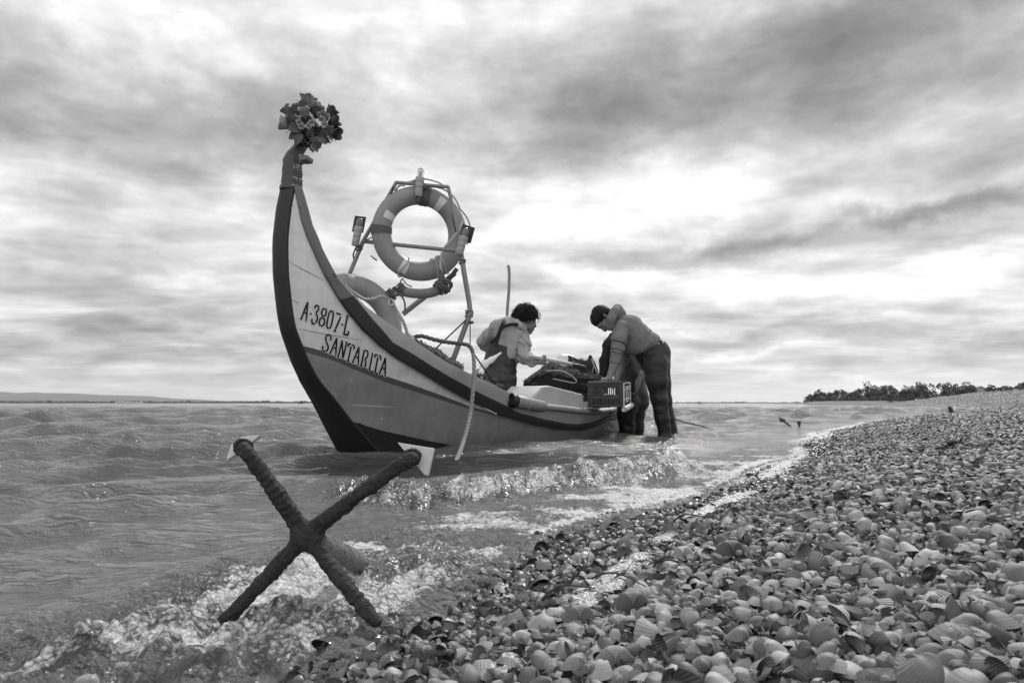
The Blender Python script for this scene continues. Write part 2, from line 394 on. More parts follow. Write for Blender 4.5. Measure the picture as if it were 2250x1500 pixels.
def build_beach():
    Ys = np.concatenate([np.arange(-3, .2, .1), .2 * np.exp(np.arange(0, math.log(2000), .02))])
    s = np.concatenate([np.linspace(-3, -.3, 12), np.arange(-.25, 3, .05), 3 * np.exp(np.linspace(0, math.log(700), 90))])
    YY, SS = np.meshgrid(Ys, s, indexing='ij'); k = np.interp(YY, SH_Y, np.sqrt(1 + _sd ** 2)); XX = shore_x(YY) + SS * k
    Z = beach_z(XX, YY); n, m = YY.shape; I = np.arange(n * m).reshape(n, m)
    Fq = np.stack([I[:-1, :-1], I[:-1, 1:], I[1:, 1:], I[1:, :-1]], -1).reshape(-1, 4)
    m_ = bpy.data.materials.new('shell_ground'); m_.use_nodes = True; k = NT(m_.node_tree); b = k.n['Principled BSDF']
    tc = k.n.new('ShaderNodeNewGeometry').outputs['Position']
    def vor(sc):
        v = k.n.new('ShaderNodeTexVoronoi'); v.inputs['Scale'].default_value = sc; k.l.new(tc, v.inputs['Vector']); return v
    v1 = vor(34); v2 = vor(70); sp = k.n.new('ShaderNodeSeparateXYZ'); k.l.new(v1.outputs['Color'], sp.inputs[0])
    dd = k.n.new('ShaderNodeSeparateXYZ'); k.l.new(tc, dd.inputs[0])
    far = k.map(dd.outputs[1], 4, 14, 0, 1)
    near = k.m('MULTIPLY', k.m('ADD', .03, k.m('MULTIPLY', sp.outputs[0], .13)), k.map(v1.outputs['Distance'], .0, .7, 1.2, .4))
    farc = k.m('ADD', k.m('MULTIPLY', sp.outputs[0], .11), k.m('MULTIPLY', k.noise(tc, .5, 5, .6), .09))
    strk = k.noise(k.v('MULTIPLY', tc, (.6, .12, 1)), .9, 4, .6)
    farc = k.m('MULTIPLY', farc, k.map(strk, .42, .6, .45, 1.1))
    col = k.mixf(far, near, farc)
    cc = k.n.new('ShaderNodeCombineColor'); [k.l.new(col, cc.inputs[i]) for i in range(3)]; k.l.new(cc.outputs[0], b.inputs['Base Color'])
    b.inputs['Roughness'].default_value = .75
    bn = k.n.new('ShaderNodeBump'); bn.inputs['Distance'].default_value = .012; bn.inputs['Strength'].default_value = .9
    hh = k.m('SUBTRACT', k.m('MULTIPLY', v1.outputs['Distance'], -1), k.m('MULTIPLY', v2.outputs['Distance'], .5))
    k.l.new(hh, bn.inputs['Height']); k.l.new(bn.outputs[0], b.inputs['Normal'])
    o = mesh_np('beach_ground', np.stack([XX, YY, Z], -1).reshape(-1, 3), Fq, m_); tag(o, kind='structure')
build_beach()
# ------------------------------------------------------------------ water
WR = np.random.default_rng(5); WAVES = []
for i in range(84):
    lam = .14 * (2.3 / .14) ** (i / 83); a = math.radians(-70) + WR.normal(0, .5)
    WAVES.append((lam, math.cos(a), math.sin(a), .0092 * lam ** .80 *  WR.uniform(.7, 1.3), WR.uniform(0, 6.28)))
CREST = np.array([(-2.6, 2.75, .02), (-1.7, 2.62, .035), (-1.2, 2.66, .045), (-.77, 2.62, .055), (-.36, 2.30, .078), (-.04, 2.46, .088), (.33, 2.76, .09), (.68, 3.14, .098), (.82, 3.3, .082), (.93, 3.42, .0)])
def water_xyz(x, Y):
    """displaced water surface and foam amount"""
    d = shore_d(x, Y); dist = np.sqrt(x * x + Y * Y)
    dp = sstep(.02, 1.7, -d) * .92 + .08 * sstep(-.02, .3, -d)
    lee = 1 - .70 * np.exp(-(((x + .1) / 1.5) ** 2 + ((Y - 4.2) / 1.15) ** 2))
    z = np.zeros_like(x); dx = np.zeros_like(x); dy = np.zeros_like(x)
    gx = .8 + .75 * fbm(x * .45, Y * .45, 3)
    for lam, cx, cy, a, ph in WAVES:
        kk = 2 * math.pi / lam; fade = np.clip(2.0 - dist * .010 / (lam * .25), 0, 1)
        th = kk * (cx * x + cy * Y) + ph; A = a * dp * lee * fade * gx * (1 if lam < .75 else .55 + .6 * sstep(7, 18, dist))
        z += A * np.sin(th); q = .9; dx += q * A * cx * np.cos(th); dy += q * A * cy * np.cos(th)
    far = sstep(14, 40, dist); z += far * .035 * fbm(x * .6, Y * 1.0, 4); amp = (1 + .65 * sstep(2.5, 7, dist)) * (1 - .15 * sstep(8, 22, dist)); z *= amp; dx *= .8; dy *= .8
    foam = np.zeros_like(x)
    # small breaker rolling in ahead of the boat
    C = np.stack([np.interp(np.linspace(0, len(CREST) - 1, 120), np.arange(len(CREST)), CREST[:, j]) for j in range(3)], 1)
    C[:, 1] += .03 * np.sin(C[:, 0] * 9) ; near = (Y < 4.6) & (Y > 1.2) & (x > -3.2) & (x < 1.6); idx = np.nonzero(near)[0]
    if len(idx):
        px = x[idx]; py = Y[idx]; best = np.full(len(idx), 9.); sgn = np.zeros(len(idx)); hh = np.zeros(len(idx)); ss = np.zeros(len(idx))
        for j in range(len(C) - 1):
            a = C[j, :2]; e = C[j + 1, :2] - a; L2 = e @ e; t = np.clip(((px - a[0]) * e[0] + (py - a[1]) * e[1]) / L2, 0, 1)
            qx = px - a[0] - t * e[0]; qy = py - a[1] - t * e[1]; r = np.hypot(qx, qy); b = r < best
            best = np.where(b, r, best); sgn = np.where(b, np.sign(e[1] * qx - e[0] * qy), sgn); hh = np.where(b, C[j, 2] + t * (C[j + 1, 2] - C[j, 2]), hh); ss = np.where(b, C[j, 0] + t * e[0], ss)
        q = best * sgn                                   # + shoreward (towards the camera)
        turb = sstep(-.75, -.45, ss)
        ragged = .03 * fbm(px * 9, py * 9, 3) * turb; q = q + ragged
        front = np.where(q > 0, np.exp(-(q / .085) ** 2), np.exp(-(np.abs(q) / .42) ** 1.6))
        lump = np.exp(-((q - .06) / .085) ** 2) * turb * sstep(0, .05, hh)
        nz = np.abs(fbm(px * 11, py * 9, 4)) * .040 + np.abs(fbm(px * 30 + 3, py * 26, 4)) * .026 - .016
        z[idx] = z[idx] * (1 - .7 * front) + hh * front + lump * nz * 1.9
        streak = .5 + .5 * fbm(px * 22, py * 6, 3)
        foam[idx] = np.maximum(foam[idx], np.clip(lump * 1.1, 0, 1) * sstep(.0, .05, hh) * (.42 + .40 * streak) * (1 - .7 * sstep(.55, .75, ss)))
        tr = np.exp(-((q + .75) / .5) ** 2) * sstep(-.6, .2, px) * np.clip(.12 + .5 * fbm(px * 7, py * 10, 3), 0, .45); foam[idx] = np.maximum(foam[idx], tr)   # spots of froth trailing behind
    # swash running up the shells
    zone = sstep(-.62, -.28, d) * sstep(.10, -.02, d) * sstep(9, 3, Y); zone2 = zone * sstep(1.9, 1.15, Y)
    lum = np.abs(fbm(x * 15, Y * 13, 4)); lum2 = np.abs(fbm(x * 5.5 + 8, Y * 5.5, 3))
    lum3 = np.abs(fbm(x * 34 + 2, Y * 30, 4)); z += zone * (.008 + .012 * lum + .010 * lum3) + zone2 * (.050 * lum2 + .036 * lum + .010 * lum3 - .020)
    z += .012 * sstep(-1.2, 0, d)
    foam = np.maximum(foam, zone * np.clip(.54 + .5 * fbm(x * 5, Y * 6, 4), 0, .75))
    film = sstep(-1.5, -.5, d) * sstep(5, 2, Y) * sstep(-.2, 1.2, x + .3 * Y - .2); foam = np.maximum(foam, film * np.clip(.20 + .62 * fbm(x * 3.6, Y * 7, 5), 0, .55))
    edge = np.exp(-((d + .02) / .06) ** 2) * sstep(40, 10, Y); foam = np.maximum(foam, edge * .5)
    surf = sstep(-1.3, -.1, d) * sstep(3.5, 7, Y) * sstep(60, 20, Y); foam = np.maximum(foam, surf * (.24 + .5 * fbm(x * 1.5, Y * 1.2, 4)))
    rip = sstep(7, 3, Y) * sstep(-.02, -.35, d) * (1 - .6 * (1 - lee)); z += rip * .006 * (1 - 2 * np.abs(fbm(x * 5 + .3 * Y, Y * 9, 3)))
    calm_reflection = np.exp(-(((x + .1) / 1.25) ** 2 + ((Y - 3.9 - .35 * x) / .85) ** 2) ** 2)
    calm_reflection = np.maximum(calm_reflection, .65 * np.exp(-(((x - 1.25) / .75) ** 2 + ((Y - 5.5) / 1.1) ** 2)))
    return x + dx, Y + dy, z, np.clip(foam, 0, 1), calm_reflection
def build_water():
    Ys = np.concatenate([np.arange(-3, .35, .12), .35 * np.exp(np.arange(0, math.log(60 / .35), .0072)), 60 * np.exp(np.arange(.03, math.log(9000 / 60), .05))])
    c = np.tan(np.linspace(-.83, .62, 640)); c = np.concatenate([[-9, -5, -3, -2, -1.5], c, [.9, 1.3, 2, 3]])
    YY, CC = np.meshgrid(Ys, c, indexing='ij'); XX = CC * (np.maximum(YY, 0) + 1.0)
    n, m = YY.shape; I = np.arange(n * m).reshape(n, m)
    x, y, z, f, calm_reflection = water_xyz(XX.ravel(), YY.ravel())
    keep = (shore_d(XX, YY) < .9); kc = keep[:-1, :-1] | keep[1:, 1:]
    Fq = np.stack([I[:-1, :-1], I[:-1, 1:], I[1:, 1:], I[1:, :-1]], -1)[kc]
    used = np.zeros(n * m, bool); used[Fq.ravel()] = True; re = np.cumsum(used) - 1
    V = np.stack([x, y, z], 1)[used]
    mt = bpy.data.materials.new('water'); mt.use_nodes = True; k = NT(mt.node_tree); b = k.n['Principled BSDF']
    pos = k.n.new('ShaderNodeNewGeometry').outputs['Position']
    fa = k.n.new('ShaderNodeAttribute'); fa.attribute_name = 'foam'; fo = fa.outputs['Fac']
    vb = k.n.new('ShaderNodeTexVoronoi'); vb.inputs['Scale'].default_value = 110; vb.feature = 'F1'
    wob = k.v('ADD', pos, k.v('MULTIPLY', k.v('SUBTRACT', k.noise(pos, 30, 3, .6, 0, 'Color'), (.5, .5, .5)), (.025, .025, .025)))
    k.l.new(wob, vb.inputs['Vector'])
    n1 = k.noise(wob, 42, 6, .72); n2 = k.noise(pos, 6, 4, .6)
    # froth breaks into bubbles and threads: threshold of noise against the foam amount
    thr = k.m('ADD', k.m('MULTIPLY', n1, .75), k.m('ADD', k.m('MULTIPLY', n2, .35), k.m('MULTIPLY', vb.outputs['Distance'], .25)))
    fm = k.map(k.m('SUBTRACT', k.m('ADD', fo, .0), k.m('MULTIPLY', thr, 1.0)), -.13, .07, 0, 1)
    fm = k.m('MULTIPLY', fm, k.map(fo, .02, .15, 0, 1))
    ca0 = k.n.new('ShaderNodeAttribute'); ca0.attribute_name = 'calm_reflection'
    col = k.mixf(fm, k.mixf(ca0.outputs['Fac'], .105, .012), .62)  # body colour darkened in these patches: dark reflections of hull and men painted in
    cc = k.n.new('ShaderNodeCombineColor'); [k.l.new(col, cc.inputs[i]) for i in range(3)]; k.l.new(cc.outputs[0], b.inputs['Base Color'])
    k.l.new(k.m('ADD', k.mixf(fm, .08, .5), k.m('MULTIPLY', fo, .22)), b.inputs['Roughness']); b.inputs['IOR'].default_value = 1.33
    sx = k.n.new('ShaderNodeSeparateXYZ'); k.l.new(pos, sx.inputs[0])
    def ridged(vec, sc, det):          # sharp-crested ripples
        return k.m('SUBTRACT', 1, k.m('MULTIPLY', k.m('ABSOLUTE', k.m('SUBTRACT', k.noise(vec, sc, det, .5, .4), .5)), 4))
    pw = k.v('ADD', k.v('MULTIPLY', pos, (.7, 1.7, 1)), k.v('MULTIPLY', k.noise(pos, 3, 3, .5, 0, 'Color'), (.12, .12, 0)))
    r1 = ridged(pw, 5.5, 3); r2 = ridged(pw, 15, 3); r3 = k.noise(k.v('MULTIPLY', pos, (1, 1.6, 1)), 55, 3, .6)
    r0 = k.noise(k.v('MULTIPLY', pos, (1, 1.5, 1)), 2.1, 6, .62, .5)
    bub = k.m('MULTIPLY', k.m('SUBTRACT', 1, vb.outputs['Distance']), k.m('MULTIPLY', fo, .9))
    ca = k.n.new('ShaderNodeAttribute'); ca.attribute_name = 'calm_reflection'; quiet = k.m('SUBTRACT', 1, k.m('MULTIPLY', ca.outputs['Fac'], .82))
    rp = k.m('MULTIPLY', k.m('ADD', k.m('ADD', k.m('MULTIPLY', r1, .55), k.m('MULTIPLY', r2, .34)), k.m('MULTIPLY', r3, .25)), quiet)
    hgt = k.m('ADD', rp, k.m('ADD', k.m('MULTIPLY', bub, .55), k.m('MULTIPLY', n1, k.m('MULTIPLY', fo, .8))))
    hgt = k.m('ADD', hgt, k.m('MULTIPLY', r0, k.map(sx.outputs[1], 4, 20, .0, 6.0)))
    bn = k.n.new('ShaderNodeBump'); bn.inputs['Distance'].default_value = .032; bn.inputs['Strength'].default_value = 1.0
    k.l.new(hgt, bn.inputs['Height']); k.l.new(bn.outputs[0], b.inputs['Normal'])
    o = mesh_np('water', V, re[Fq], mt, attr={'foam': f[used], 'calm_reflection': calm_reflection[used]}); tag(o, kind='structure')
build_water()
# ------------------------------------------------------------------ shells
def shell_shape(na, nr, a0=-1.9, a1=1.9, r0=.0, r1=1.0, rib=.022, ribs=24, hgt=.42, jag=0, seed=0, asym=.12):
    """one valve, unit width: the beak at the origin end, ribs fanning to the rim; returns V, quads, uv"""
    a = np.linspace(a0, a1, na); r = np.linspace(r0, r1, nr); A, R_ = np.meshgrid(a, r, indexing='ij')
    rim = 1.0 - .10 * (A / 1.9) ** 2 ; rad = .5 + .0 * A
    # rim is an ellipse seen from the beak: polar radius of a circle through the beak
    cx = np.sin(A); cy = np.cos(A)
    ang = A * .93
    ex = .54 * np.sin(2 * ang * .86) * (1 + asym * np.sign(A)); ey = .46 - .46 * np.cos(2 * ang * .86 + math.pi) 
    rr = R_
    if jag:
        g = np.random.default_rng(seed); rr = R_ * (1 - jag * (g.random(na)[:, None]) * sstep(.5, 1, R_))
    x = ex * rr; y = ey * rr
    z = hgt * (.52 * (1 - rr) ** 1.2 + .80 * np.sin(math.pi * np.clip(rr, 0, 1) ** .8)) * (1 - np.clip(np.abs(A) / 1.92, 0, 1) ** 4) ** .5
    z = z + rib * np.cos(A * ribs / 1.9 * math.pi / 2 * 1.0 * 2) * rr * sstep(0, .25, rr)
    y = y - .06 * np.exp(-(rr / .16) ** 2)
    V = np.stack([x, y - .45, z], -1).reshape(-1, 3); I = np.arange(na * nr).reshape(na, nr)
    Fq = np.stack([I[:-1, :-1], I[:-1, 1:], I[1:, 1:], I[1:, :-1]], -1).reshape(-1, 4)
    return V, Fq[:, ::-1], np.stack([A / 1.9, R_], -1).reshape(-1, 2)
def shell_mat(name, per_object):
    m = bpy.data.materials.new(name); m.use_nodes = True; k = NT(m.node_tree); b = k.n['Principled BSDF']
    uv = k.n.new('ShaderNodeUVMap'); uv.uv_map = 'UVMap'; s = k.n.new('ShaderNodeSeparateXYZ'); k.l.new(uv.outputs[0], s.inputs[0])
    if per_object: rnd = k.n.new('ShaderNodeObjectInfo').outputs['Random']
    else:
        at_ = k.n.new('ShaderNodeAttribute'); at_.attribute_name = 'tone'; rnd = at_.outputs['Fac']
    geo = k.n.new('ShaderNodeNewGeometry'); pos = geo.outputs['Position']; ob = pos
    base = k.m('ADD', .07, k.m('MULTIPLY', k.m('POWER', rnd, 1.3), .29))
    gl = k.noise(None, 1, 4, .6); nd = gl.node; cb = k.n.new('ShaderNodeCombineXYZ'); k.put(cb.inputs[0], k.m('MULTIPLY', s.outputs[1], 16)); k.put(cb.inputs[1], k.m('MULTIPLY', rnd, 40)); k.l.new(cb.outputs[0], nd.inputs['Vector'])
    bl = k.noise(ob, 55, 4, .65); big = k.noise(ob, 1.1, 3, .5)
    col = k.m('MULTIPLY', base, k.m('ADD', .62, k.m('MULTIPLY', gl, .45))); col = k.m('MULTIPLY', col, k.m('ADD', .55, k.m('MULTIPLY', bl, .9)))
    col = k.m('MULTIPLY', col, k.map(big, .35, .65, .85, 1.12))
    ribw = k.m('SINE', k.m('MULTIPLY', s.outputs[0], 75))
    col = k.m('MULTIPLY', col, k.m('ADD', .96, k.m('MULTIPLY', ribw, k.m('MULTIPLY', k.m('FRACT', k.m('MULTIPLY', rnd, 7.3)), .06))))
    # wet by the water's edge: darker and glossy (position along the shore)
    wa = k.n.new('ShaderNodeAttribute'); wa.attribute_name = 'wet'
    if per_object: wa.attribute_type = 'OBJECT'; wa.attribute_name = 'wet'
    wet = wa.outputs['Fac']
    col = k.m('MULTIPLY', col, k.mixf(wet, 1.0, .50))
    cc = k.n.new('ShaderNodeCombineColor'); [k.l.new(col, cc.inputs[i]) for i in range(3)]; k.l.new(cc.outputs[0], b.inputs['Base Color'])
    k.l.new(k.mixf(wet, .62, .16), b.inputs['Roughness'])
    bn = k.n.new('ShaderNodeBump'); bn.inputs['Distance'].default_value = .0010; bn.inputs['Strength'].default_value = .8
    hg = k.m('ADD', k.m('MULTIPLY', ribw, k.m('MULTIPLY', s.outputs[1], k.m('MULTIPLY', k.m('FRACT', k.m('MULTIPLY', rnd, 7.3)), .55))), k.m('ADD', k.m('MULTIPLY', gl, .8), k.m('MULTIPLY', bl, .5)))
    k.l.new(hg, bn.inputs['Height']); k.l.new(bn.outputs[0], b.inputs['Normal'])
    return m
SM = shell_mat('shell', False); SMO = shell_mat('shell_single', True)
def rand_rot(n, g, tilt=.40, flip=.17, edge=.17):
    yaw = g.uniform(0, 2 * math.pi, n); tl = np.abs(g.normal(0, tilt, n)); u = g.random(n)
    tl = np.where(u < flip, math.pi - np.abs(g.normal(0, .35, n)), np.where(u < flip + edge, g.uniform(.9, 2.0, n), tl)); ta = g.uniform(0, 2 * math.pi, n)
    def Rz(a): c, s = np.cos(a), np.sin(a); z = np.zeros_like(a); o = z + 1; return np.stack([c, -s, z, s, c, z, z, z, o], -1).reshape(-1, 3, 3)
    def Rx(a): c, s = np.cos(a), np.sin(a); z = np.zeros_like(a); o = z + 1; return np.stack([o, z, z, z, c, -s, z, s, c], -1).reshape(-1, 3, 3)
    return Rz(ta) @ Rx(tl) @ Rz(yaw), tl
def wetness(x, Y): return sstep(.34, .02, shore_d(x, Y) - .05 * fbm(x * 6, Y * 6, 2))
def scatter(dens, Y0, Y1, g, dmin=-.30, xm=.86, dmax=9e9):
    out = []; edges = Y0 * (Y1 / Y0) ** np.linspace(0, 1, 30)
    for a, b in zip(edges[:-1], edges[1:]):
        xl = shore_x(a) + dmin * 1.5 - .4; xr = xm * b + .25; n = int(max(xr - xl, 0) * (b - a) * dens((a + b) / 2)); x = g.uniform(xl, xr, n); Y = g.uniform(a, b, n)
        d = shore_d(x, Y); ok = (d > dmin) & (d < dmax) & (x > -.80 * Y - .25)
        ok &= g.random(n) < sstep(dmin, .03, d) ** .8; out.append(np.stack([x[ok], Y[ok]], 1))
    return np.concatenate(out)
def batch(protos, XY, size, rot, lift, g, tone):
    Vs = []; Fs = []; U = []; T = []; Wt = []; off = 0; pick = g.integers(0, len(protos), len(XY)); wet = wetness(XY[:, 0], XY[:, 1])
    z = beach_z(XY[:, 0], XY[:, 1]) + lift
    for pi, (V, Fq, uv) in enumerate(protos):
        s = np.nonzero(pick == pi)[0]
        if not len(s): continue
        asp = np.stack([g.uniform(.72, 1.2, len(s)), np.ones(len(s)), g.uniform(.8, 1.15, len(s))], 1)
        P = np.einsum('nij,nvj->nvi', rot[s], (V - (0, 0, .15))[None] * asp[:, None]) * size[s][:, None, None] + np.stack([XY[s, 0], XY[s, 1], z[s]], 1)[:, None]
        Vs.append(P.reshape(-1, 3)); Fs.append((Fq[None] + (off + np.arange(len(s)) * len(V))[:, None, None]).reshape(-1, 4)); U.append(np.tile(uv, (len(s), 1)))
        T.append(np.repeat(tone[s], len(V))); Wt.append(np.repeat(wet[s], len(V))); off += len(s) * len(V)
    return np.concatenate(Vs), np.concatenate(Fs), np.concatenate(U), np.concatenate(T), np.concatenate(Wt)
def protos(na, nr, fr):
    P = [shell_shape(na, nr, rib=0, hgt=h, asym=a) for h, a in ((.42, .12), (.35, -.1), (.47, .05))]
    F_ = [shell_shape(max(na // 2, 4), max(nr - 1, 3), a0, a1, r0, 1, 0, hgt=.4, jag=.45, seed=i) for i, (a0, a1, r0) in enumerate(((-1.5, .2, .25), (-.4, 1.2, .35), (.0, 1.8, .1), (-.8, .7, .5)))]
    return P + F_ if fr else P
def build_shells():
    g = np.random.default_rng(21); parts = []
    # fragments filling the gaps
    for (Y0, Y1, dn, na, nr) in ((.36, 2.2, 6500, 7, 4), (2.2, 6, 3000, 5, 3)):
        XY = scatter(lambda y: dn, Y0, Y1, g); n = len(XY); rot, tl = rand_rot(n, g, .6, .3, .3)
        parts.append(batch(protos(na, nr, True)[3:], XY, g.uniform(.009, .024, n), rot, g.uniform(-.003, .012, n), g, g.random(n)))
    for (Y0, Y1, dn, na, nr) in ((.36, 1.15, 3600, 21, 8), (1.15, 2.6, 3300, 13, 6), (2.6, 6, 2700, 7, 4), (6, 13, 1200, 5, 3), (13, 26, 300, 4, 3), (26, 75, 26, 4, 3)):
        XY = scatter(lambda y: dn, Y0, Y1, g); n = len(XY); rot, tl = rand_rot(n, g)
        sz = np.clip(g.lognormal(math.log(.0185), .36, n), .009, .040) * (1 if Y0 < 6 else 1.3 if Y0 < 13 else 2.1 if Y0 < 26 else 3.6)
        parts.append(batch(protos(na, nr, False), XY, sz, rot, np.where(tl > .8, .004, .002) + g.uniform(-.004, .009, n), g, g.random(n)))
    V = np.concatenate([p[0] for p in parts]); o = np.cumsum([0] + [len(p[0]) for p in parts[:-1]]); Fq = np.concatenate([p[1] + k for p, k in zip(parts, o)])
    ob = mesh_np('shell_bed', V, Fq, SM, uv=np.concatenate([p[2] for p in parts]), attr={'tone': np.concatenate([p[3] for p in parts]), 'wet': np.concatenate([p[4] for p in parts])})
    tag(ob, kind='stuff'); print('shell verts', len(V))
    # the nearest ones, each a thing of its own
    kinds = []
    for nm, lab, cat, gp, cfg in (
        ('cockle_shell', 'whole ribbed cockle shell resting dome up at the front of the shell bank', 'shell', 'domed cockle shells at the front', dict(rib=.0, hgt=.42)),
        ('hollow_shell', 'cockle shell lying hollow side up at the front of the shell bank', 'shell', 'upturned cockle shells at the front', dict(rib=.0, hgt=.46)),
        ('tilted_shell', 'cockle shell propped on its edge at the front of the shell bank', 'shell', 'cockle shells propped on edge', dict(rib=.0, hgt=.5)),
        ('shell_fragment', 'jagged broken piece of shell at the front of the shell bank', 'shell', 'broken shells at the front', dict(rib=.0, jag=.4, a0=-1.2, a1=.9, r0=.2))):
        ms = []
        for i in range(4):
            c = dict(cfg); c['asym'] = (-.12, .05, .14, 0)[i]; c['seed'] = i; c['hgt'] = c.get('hgt', .42) * (1, .9, 1.1, .97)[i]
            V, Fq, uv = shell_shape(73, 12, **c); t = mesh_np(nm, V - (0, 0, .15), Fq, SMO, uv=uv); me = t.data; bpy.data.objects.remove(t); ms.append(me)
        kinds.append((nm, lab, cat, gp, ms))
    XY = scatter(lambda y: 760, .42, 1.5, g, dmin=.0, xm=.75)
    sc = FX / XY[:, 1]; XY = XY[np.argsort(XY[:, 1])][:290]
    n = len(XY)
    for i in range(n):
        u = g.random(); kd = 0 if u < .60 else 1 if u < .74 else 2 if u < .88 else 3
        nm, lab, cat, gp, ms = kinds[kd]; x, y = XY[i]; s = float(np.clip(g.lognormal(math.log(.0200), .30), .012, .038))
        o = bpy.data.objects.new(nm, ms[g.integers(4)]); COL.objects.link(o); o.scale = (s * g.uniform(.75, 1.15), s, s * g.uniform(.85, 1.1))
        yaw = g.uniform(0, 6.28); tilt = {0: abs(g.normal(0, .3)), 1: math.pi - abs(g.normal(0, .3)), 2: g.uniform(.8, 1.5), 3: g.uniform(0, 2.5)}[kd]
        R_ = Matrix.Rotation(g.uniform(0, 6.28), 3, 'Z') @ Matrix.Rotation(tilt, 3, 'X') @ Matrix.Rotation(yaw, 3, 'Z')
        o.rotation_euler = R_.to_euler(); o.location = (x, y, float(beach_z(x, y)) + .009 + .1 * s + g.uniform(0, .006)); o['wet'] = float(wetness(x, y)); tag(o, lab, cat, gp)
    # the few that stand out
    for px, py, wpx, asp, tilt, yaw, lab in (
        (1600, 1212, 66, .72, .12, 1.2, 'big smooth clam shell standing proud of the small shells near the froth line'),
        (1382, 1330, 84, .66, .15, 1.5, 'long pale domed clam shell just right of the white froth tongue'),
        (1268, 1358, 72, .66, .1, 1.3, 'low oval clam shell at the lower end of the white froth tongue'),
        (728, 1425, 80, .85, .9, 2.6, 'large dark wet shell tilted against the swash right of the anchor feet'),
        (2085, 1462, 82, .8, .1, .4, 'plump ribbed cockle shell in the bottom right corner of the bank'),
        (1345, 1450, 80, .62, .2, 1.7, 'flat oval clam shell at the bottom edge in the middle of the bank')):
        Y = 1.0
        for _ in range(60):
            p = at(px, py, Y); e = p[2] - float(beach_z(p[0], p[1])) - .012; Y = max(.4, Y + e * Y * 2.2)
        p = at(px, py, Y); s = wpx * Y / FX
        V, Fq, uv = shell_shape(73, 14, rib=0, hgt=.42); o = mesh_np('clam_shell' if asp < .8 else 'cockle_shell', V * (1, asp, 1) - (0, 0, .12), Fq, SMO, uv=uv)
        o.scale = (s,) * 3; o.rotation_euler = (tilt, 0, yaw if asp > .8 else .15); o.location = (p[0], p[1], float(beach_z(p[0], p[1])) + .016); o['wet'] = float(wetness(p[0], p[1])); tag(o, lab, 'shell')
build_shells()
def build_bubbles():
    g = np.random.default_rng(77); m = bpy.data.materials.new('bubble_film'); m.use_nodes = True; k = NT(m.node_tree); b = k.n['Principled BSDF']; b.inputs['Base Color'].default_value = (.55, .55, .55, 1); b.inputs['Roughness'].default_value = .06; b.inputs['IOR'].default_value = 1.45
    lw = k.n.new('ShaderNodeLayerWeight'); lw.inputs[0].default_value = .35; k.l.new(k.map(lw.outputs['Facing'], 0, 1, .05, .6), b.inputs['Alpha'])
    base = []; na, nr = 10, 5
    for i in range(nr + 1):
        t = i / nr * math.pi * .52
        for j in range(na): p = 2 * math.pi * j / na; base.append((math.sin(t) * math.cos(p), math.sin(t) * math.sin(p), math.cos(t)))
    base = np.array(base); F0 = np.array([(i * na + j, (i + 1) * na + j, (i + 1) * na + (j + 1) % na, i * na + (j + 1) % na) for i in range(nr) for j in range(na)]); Vs = []; Fs = []; off = 0; n = 0
    while n < 620:
        Y = .5 + 1.5 * g.random() ** 1.4; x = g.uniform(-.8 * Y, shore_x(Y) + .12); d = float(shore_d(np.array(x), np.array(Y)))
        c = float(fbm(np.array(x * 5), np.array(Y * 6), 3)); w_ = float(sstep(-.60, -.25, d) * sstep(.06, -.02, d))
        if g.random() > w_ * (.35 + 1.2 * max(c, -.2)): continue
        a, b_, z, f, _c = water_xyz(np.array([x]), np.array([Y])); r = .0019 * math.exp(abs(g.normal(0, .75))) * (1.2 if Y < 1.05 else .8); r = min(r, .012); n += 1
        Vs.append(base * (r, r, r * g.uniform(.6, .95)) + (a[0], b_[0], max(z[0], float(beach_z(np.array(x), np.array(Y)))) - r * .15)); Fs.append(F0 + off); off += len(base)
    tag(mesh_np('bubbles', np.concatenate(Vs), np.concatenate(Fs), m), kind='stuff')
build_bubbles()
# ------------------------------------------------------------------ boat
BP0 = np.array([-1.12, 4.5]); BU = np.array([.42, math.sqrt(1 - .42 ** 2)]); BV = np.array([BU[1], -BU[0]])
def bp(t, b, z): return np.array([BP0[0] + BU[0] * t + BV[0] * b, BP0[1] + BU[1] * t + BV[1] * b, z])
def mir(P):                            # mirrored across the keel plane
    P = np.array(P, float); b = (P[..., :2] - BP0) @ BV; Q = P.copy(); Q[..., :2] -= 2 * b[..., None] * BV; return Q
WZ = ((-.2, .2), (0, .17), (.25, .11), (.5, .065), (.8, .05), (2, .045))
def wz(z): return np.interp(z, *zip(*WZ))
def stem_hit(px, py, sg):
    d = ray(px, py); ww = .05
    for _ in range(20):
        p = CAM + d * ((BP0 @ BV + sg * ww) / (d[:2] @ BV)); ww = wz(p[2])
    return (p[:2] - BP0) @ BU, p[2]
STEM_PX = [(650,320),(642,329),(631,340),(624,355),(623,380),(621,405),(617,421),(609,459),(605,493),(602,520),(601,545),(602,603),(607,653),(612,695),(618,727),(628,756),(642,796),(660,836),(688,884),(710,928),(728,962),(746,996)]
_st = sorted((z, t) for t, z in (stem_hit(*q, -1) for q in STEM_PX)); STZ = np.array([a for a, b in _st]); STT = np.array([b for a, b in _st])
def tstem(z): return np.where(np.asarray(z) > STZ[0], np.interp(z, STZ, STT), STT[0] + (STZ[0] - np.asarray(z)) * .5)
def hullB(t, z):
    s = max(t - float(tstem(z)), 0); bm = np.interp(z, [-.2, 0, .3, .6, 1.5], [.66, .76, .88, .92, .8]); L = 2.7
    b = wz(z) + (bm - wz(z)) * (1 - (1 - min(s, L) / L) ** 1.9)
    if t > 2.6: b *= 1 - .17 * ((t - 2.6) / 1.9) ** 2
    return b
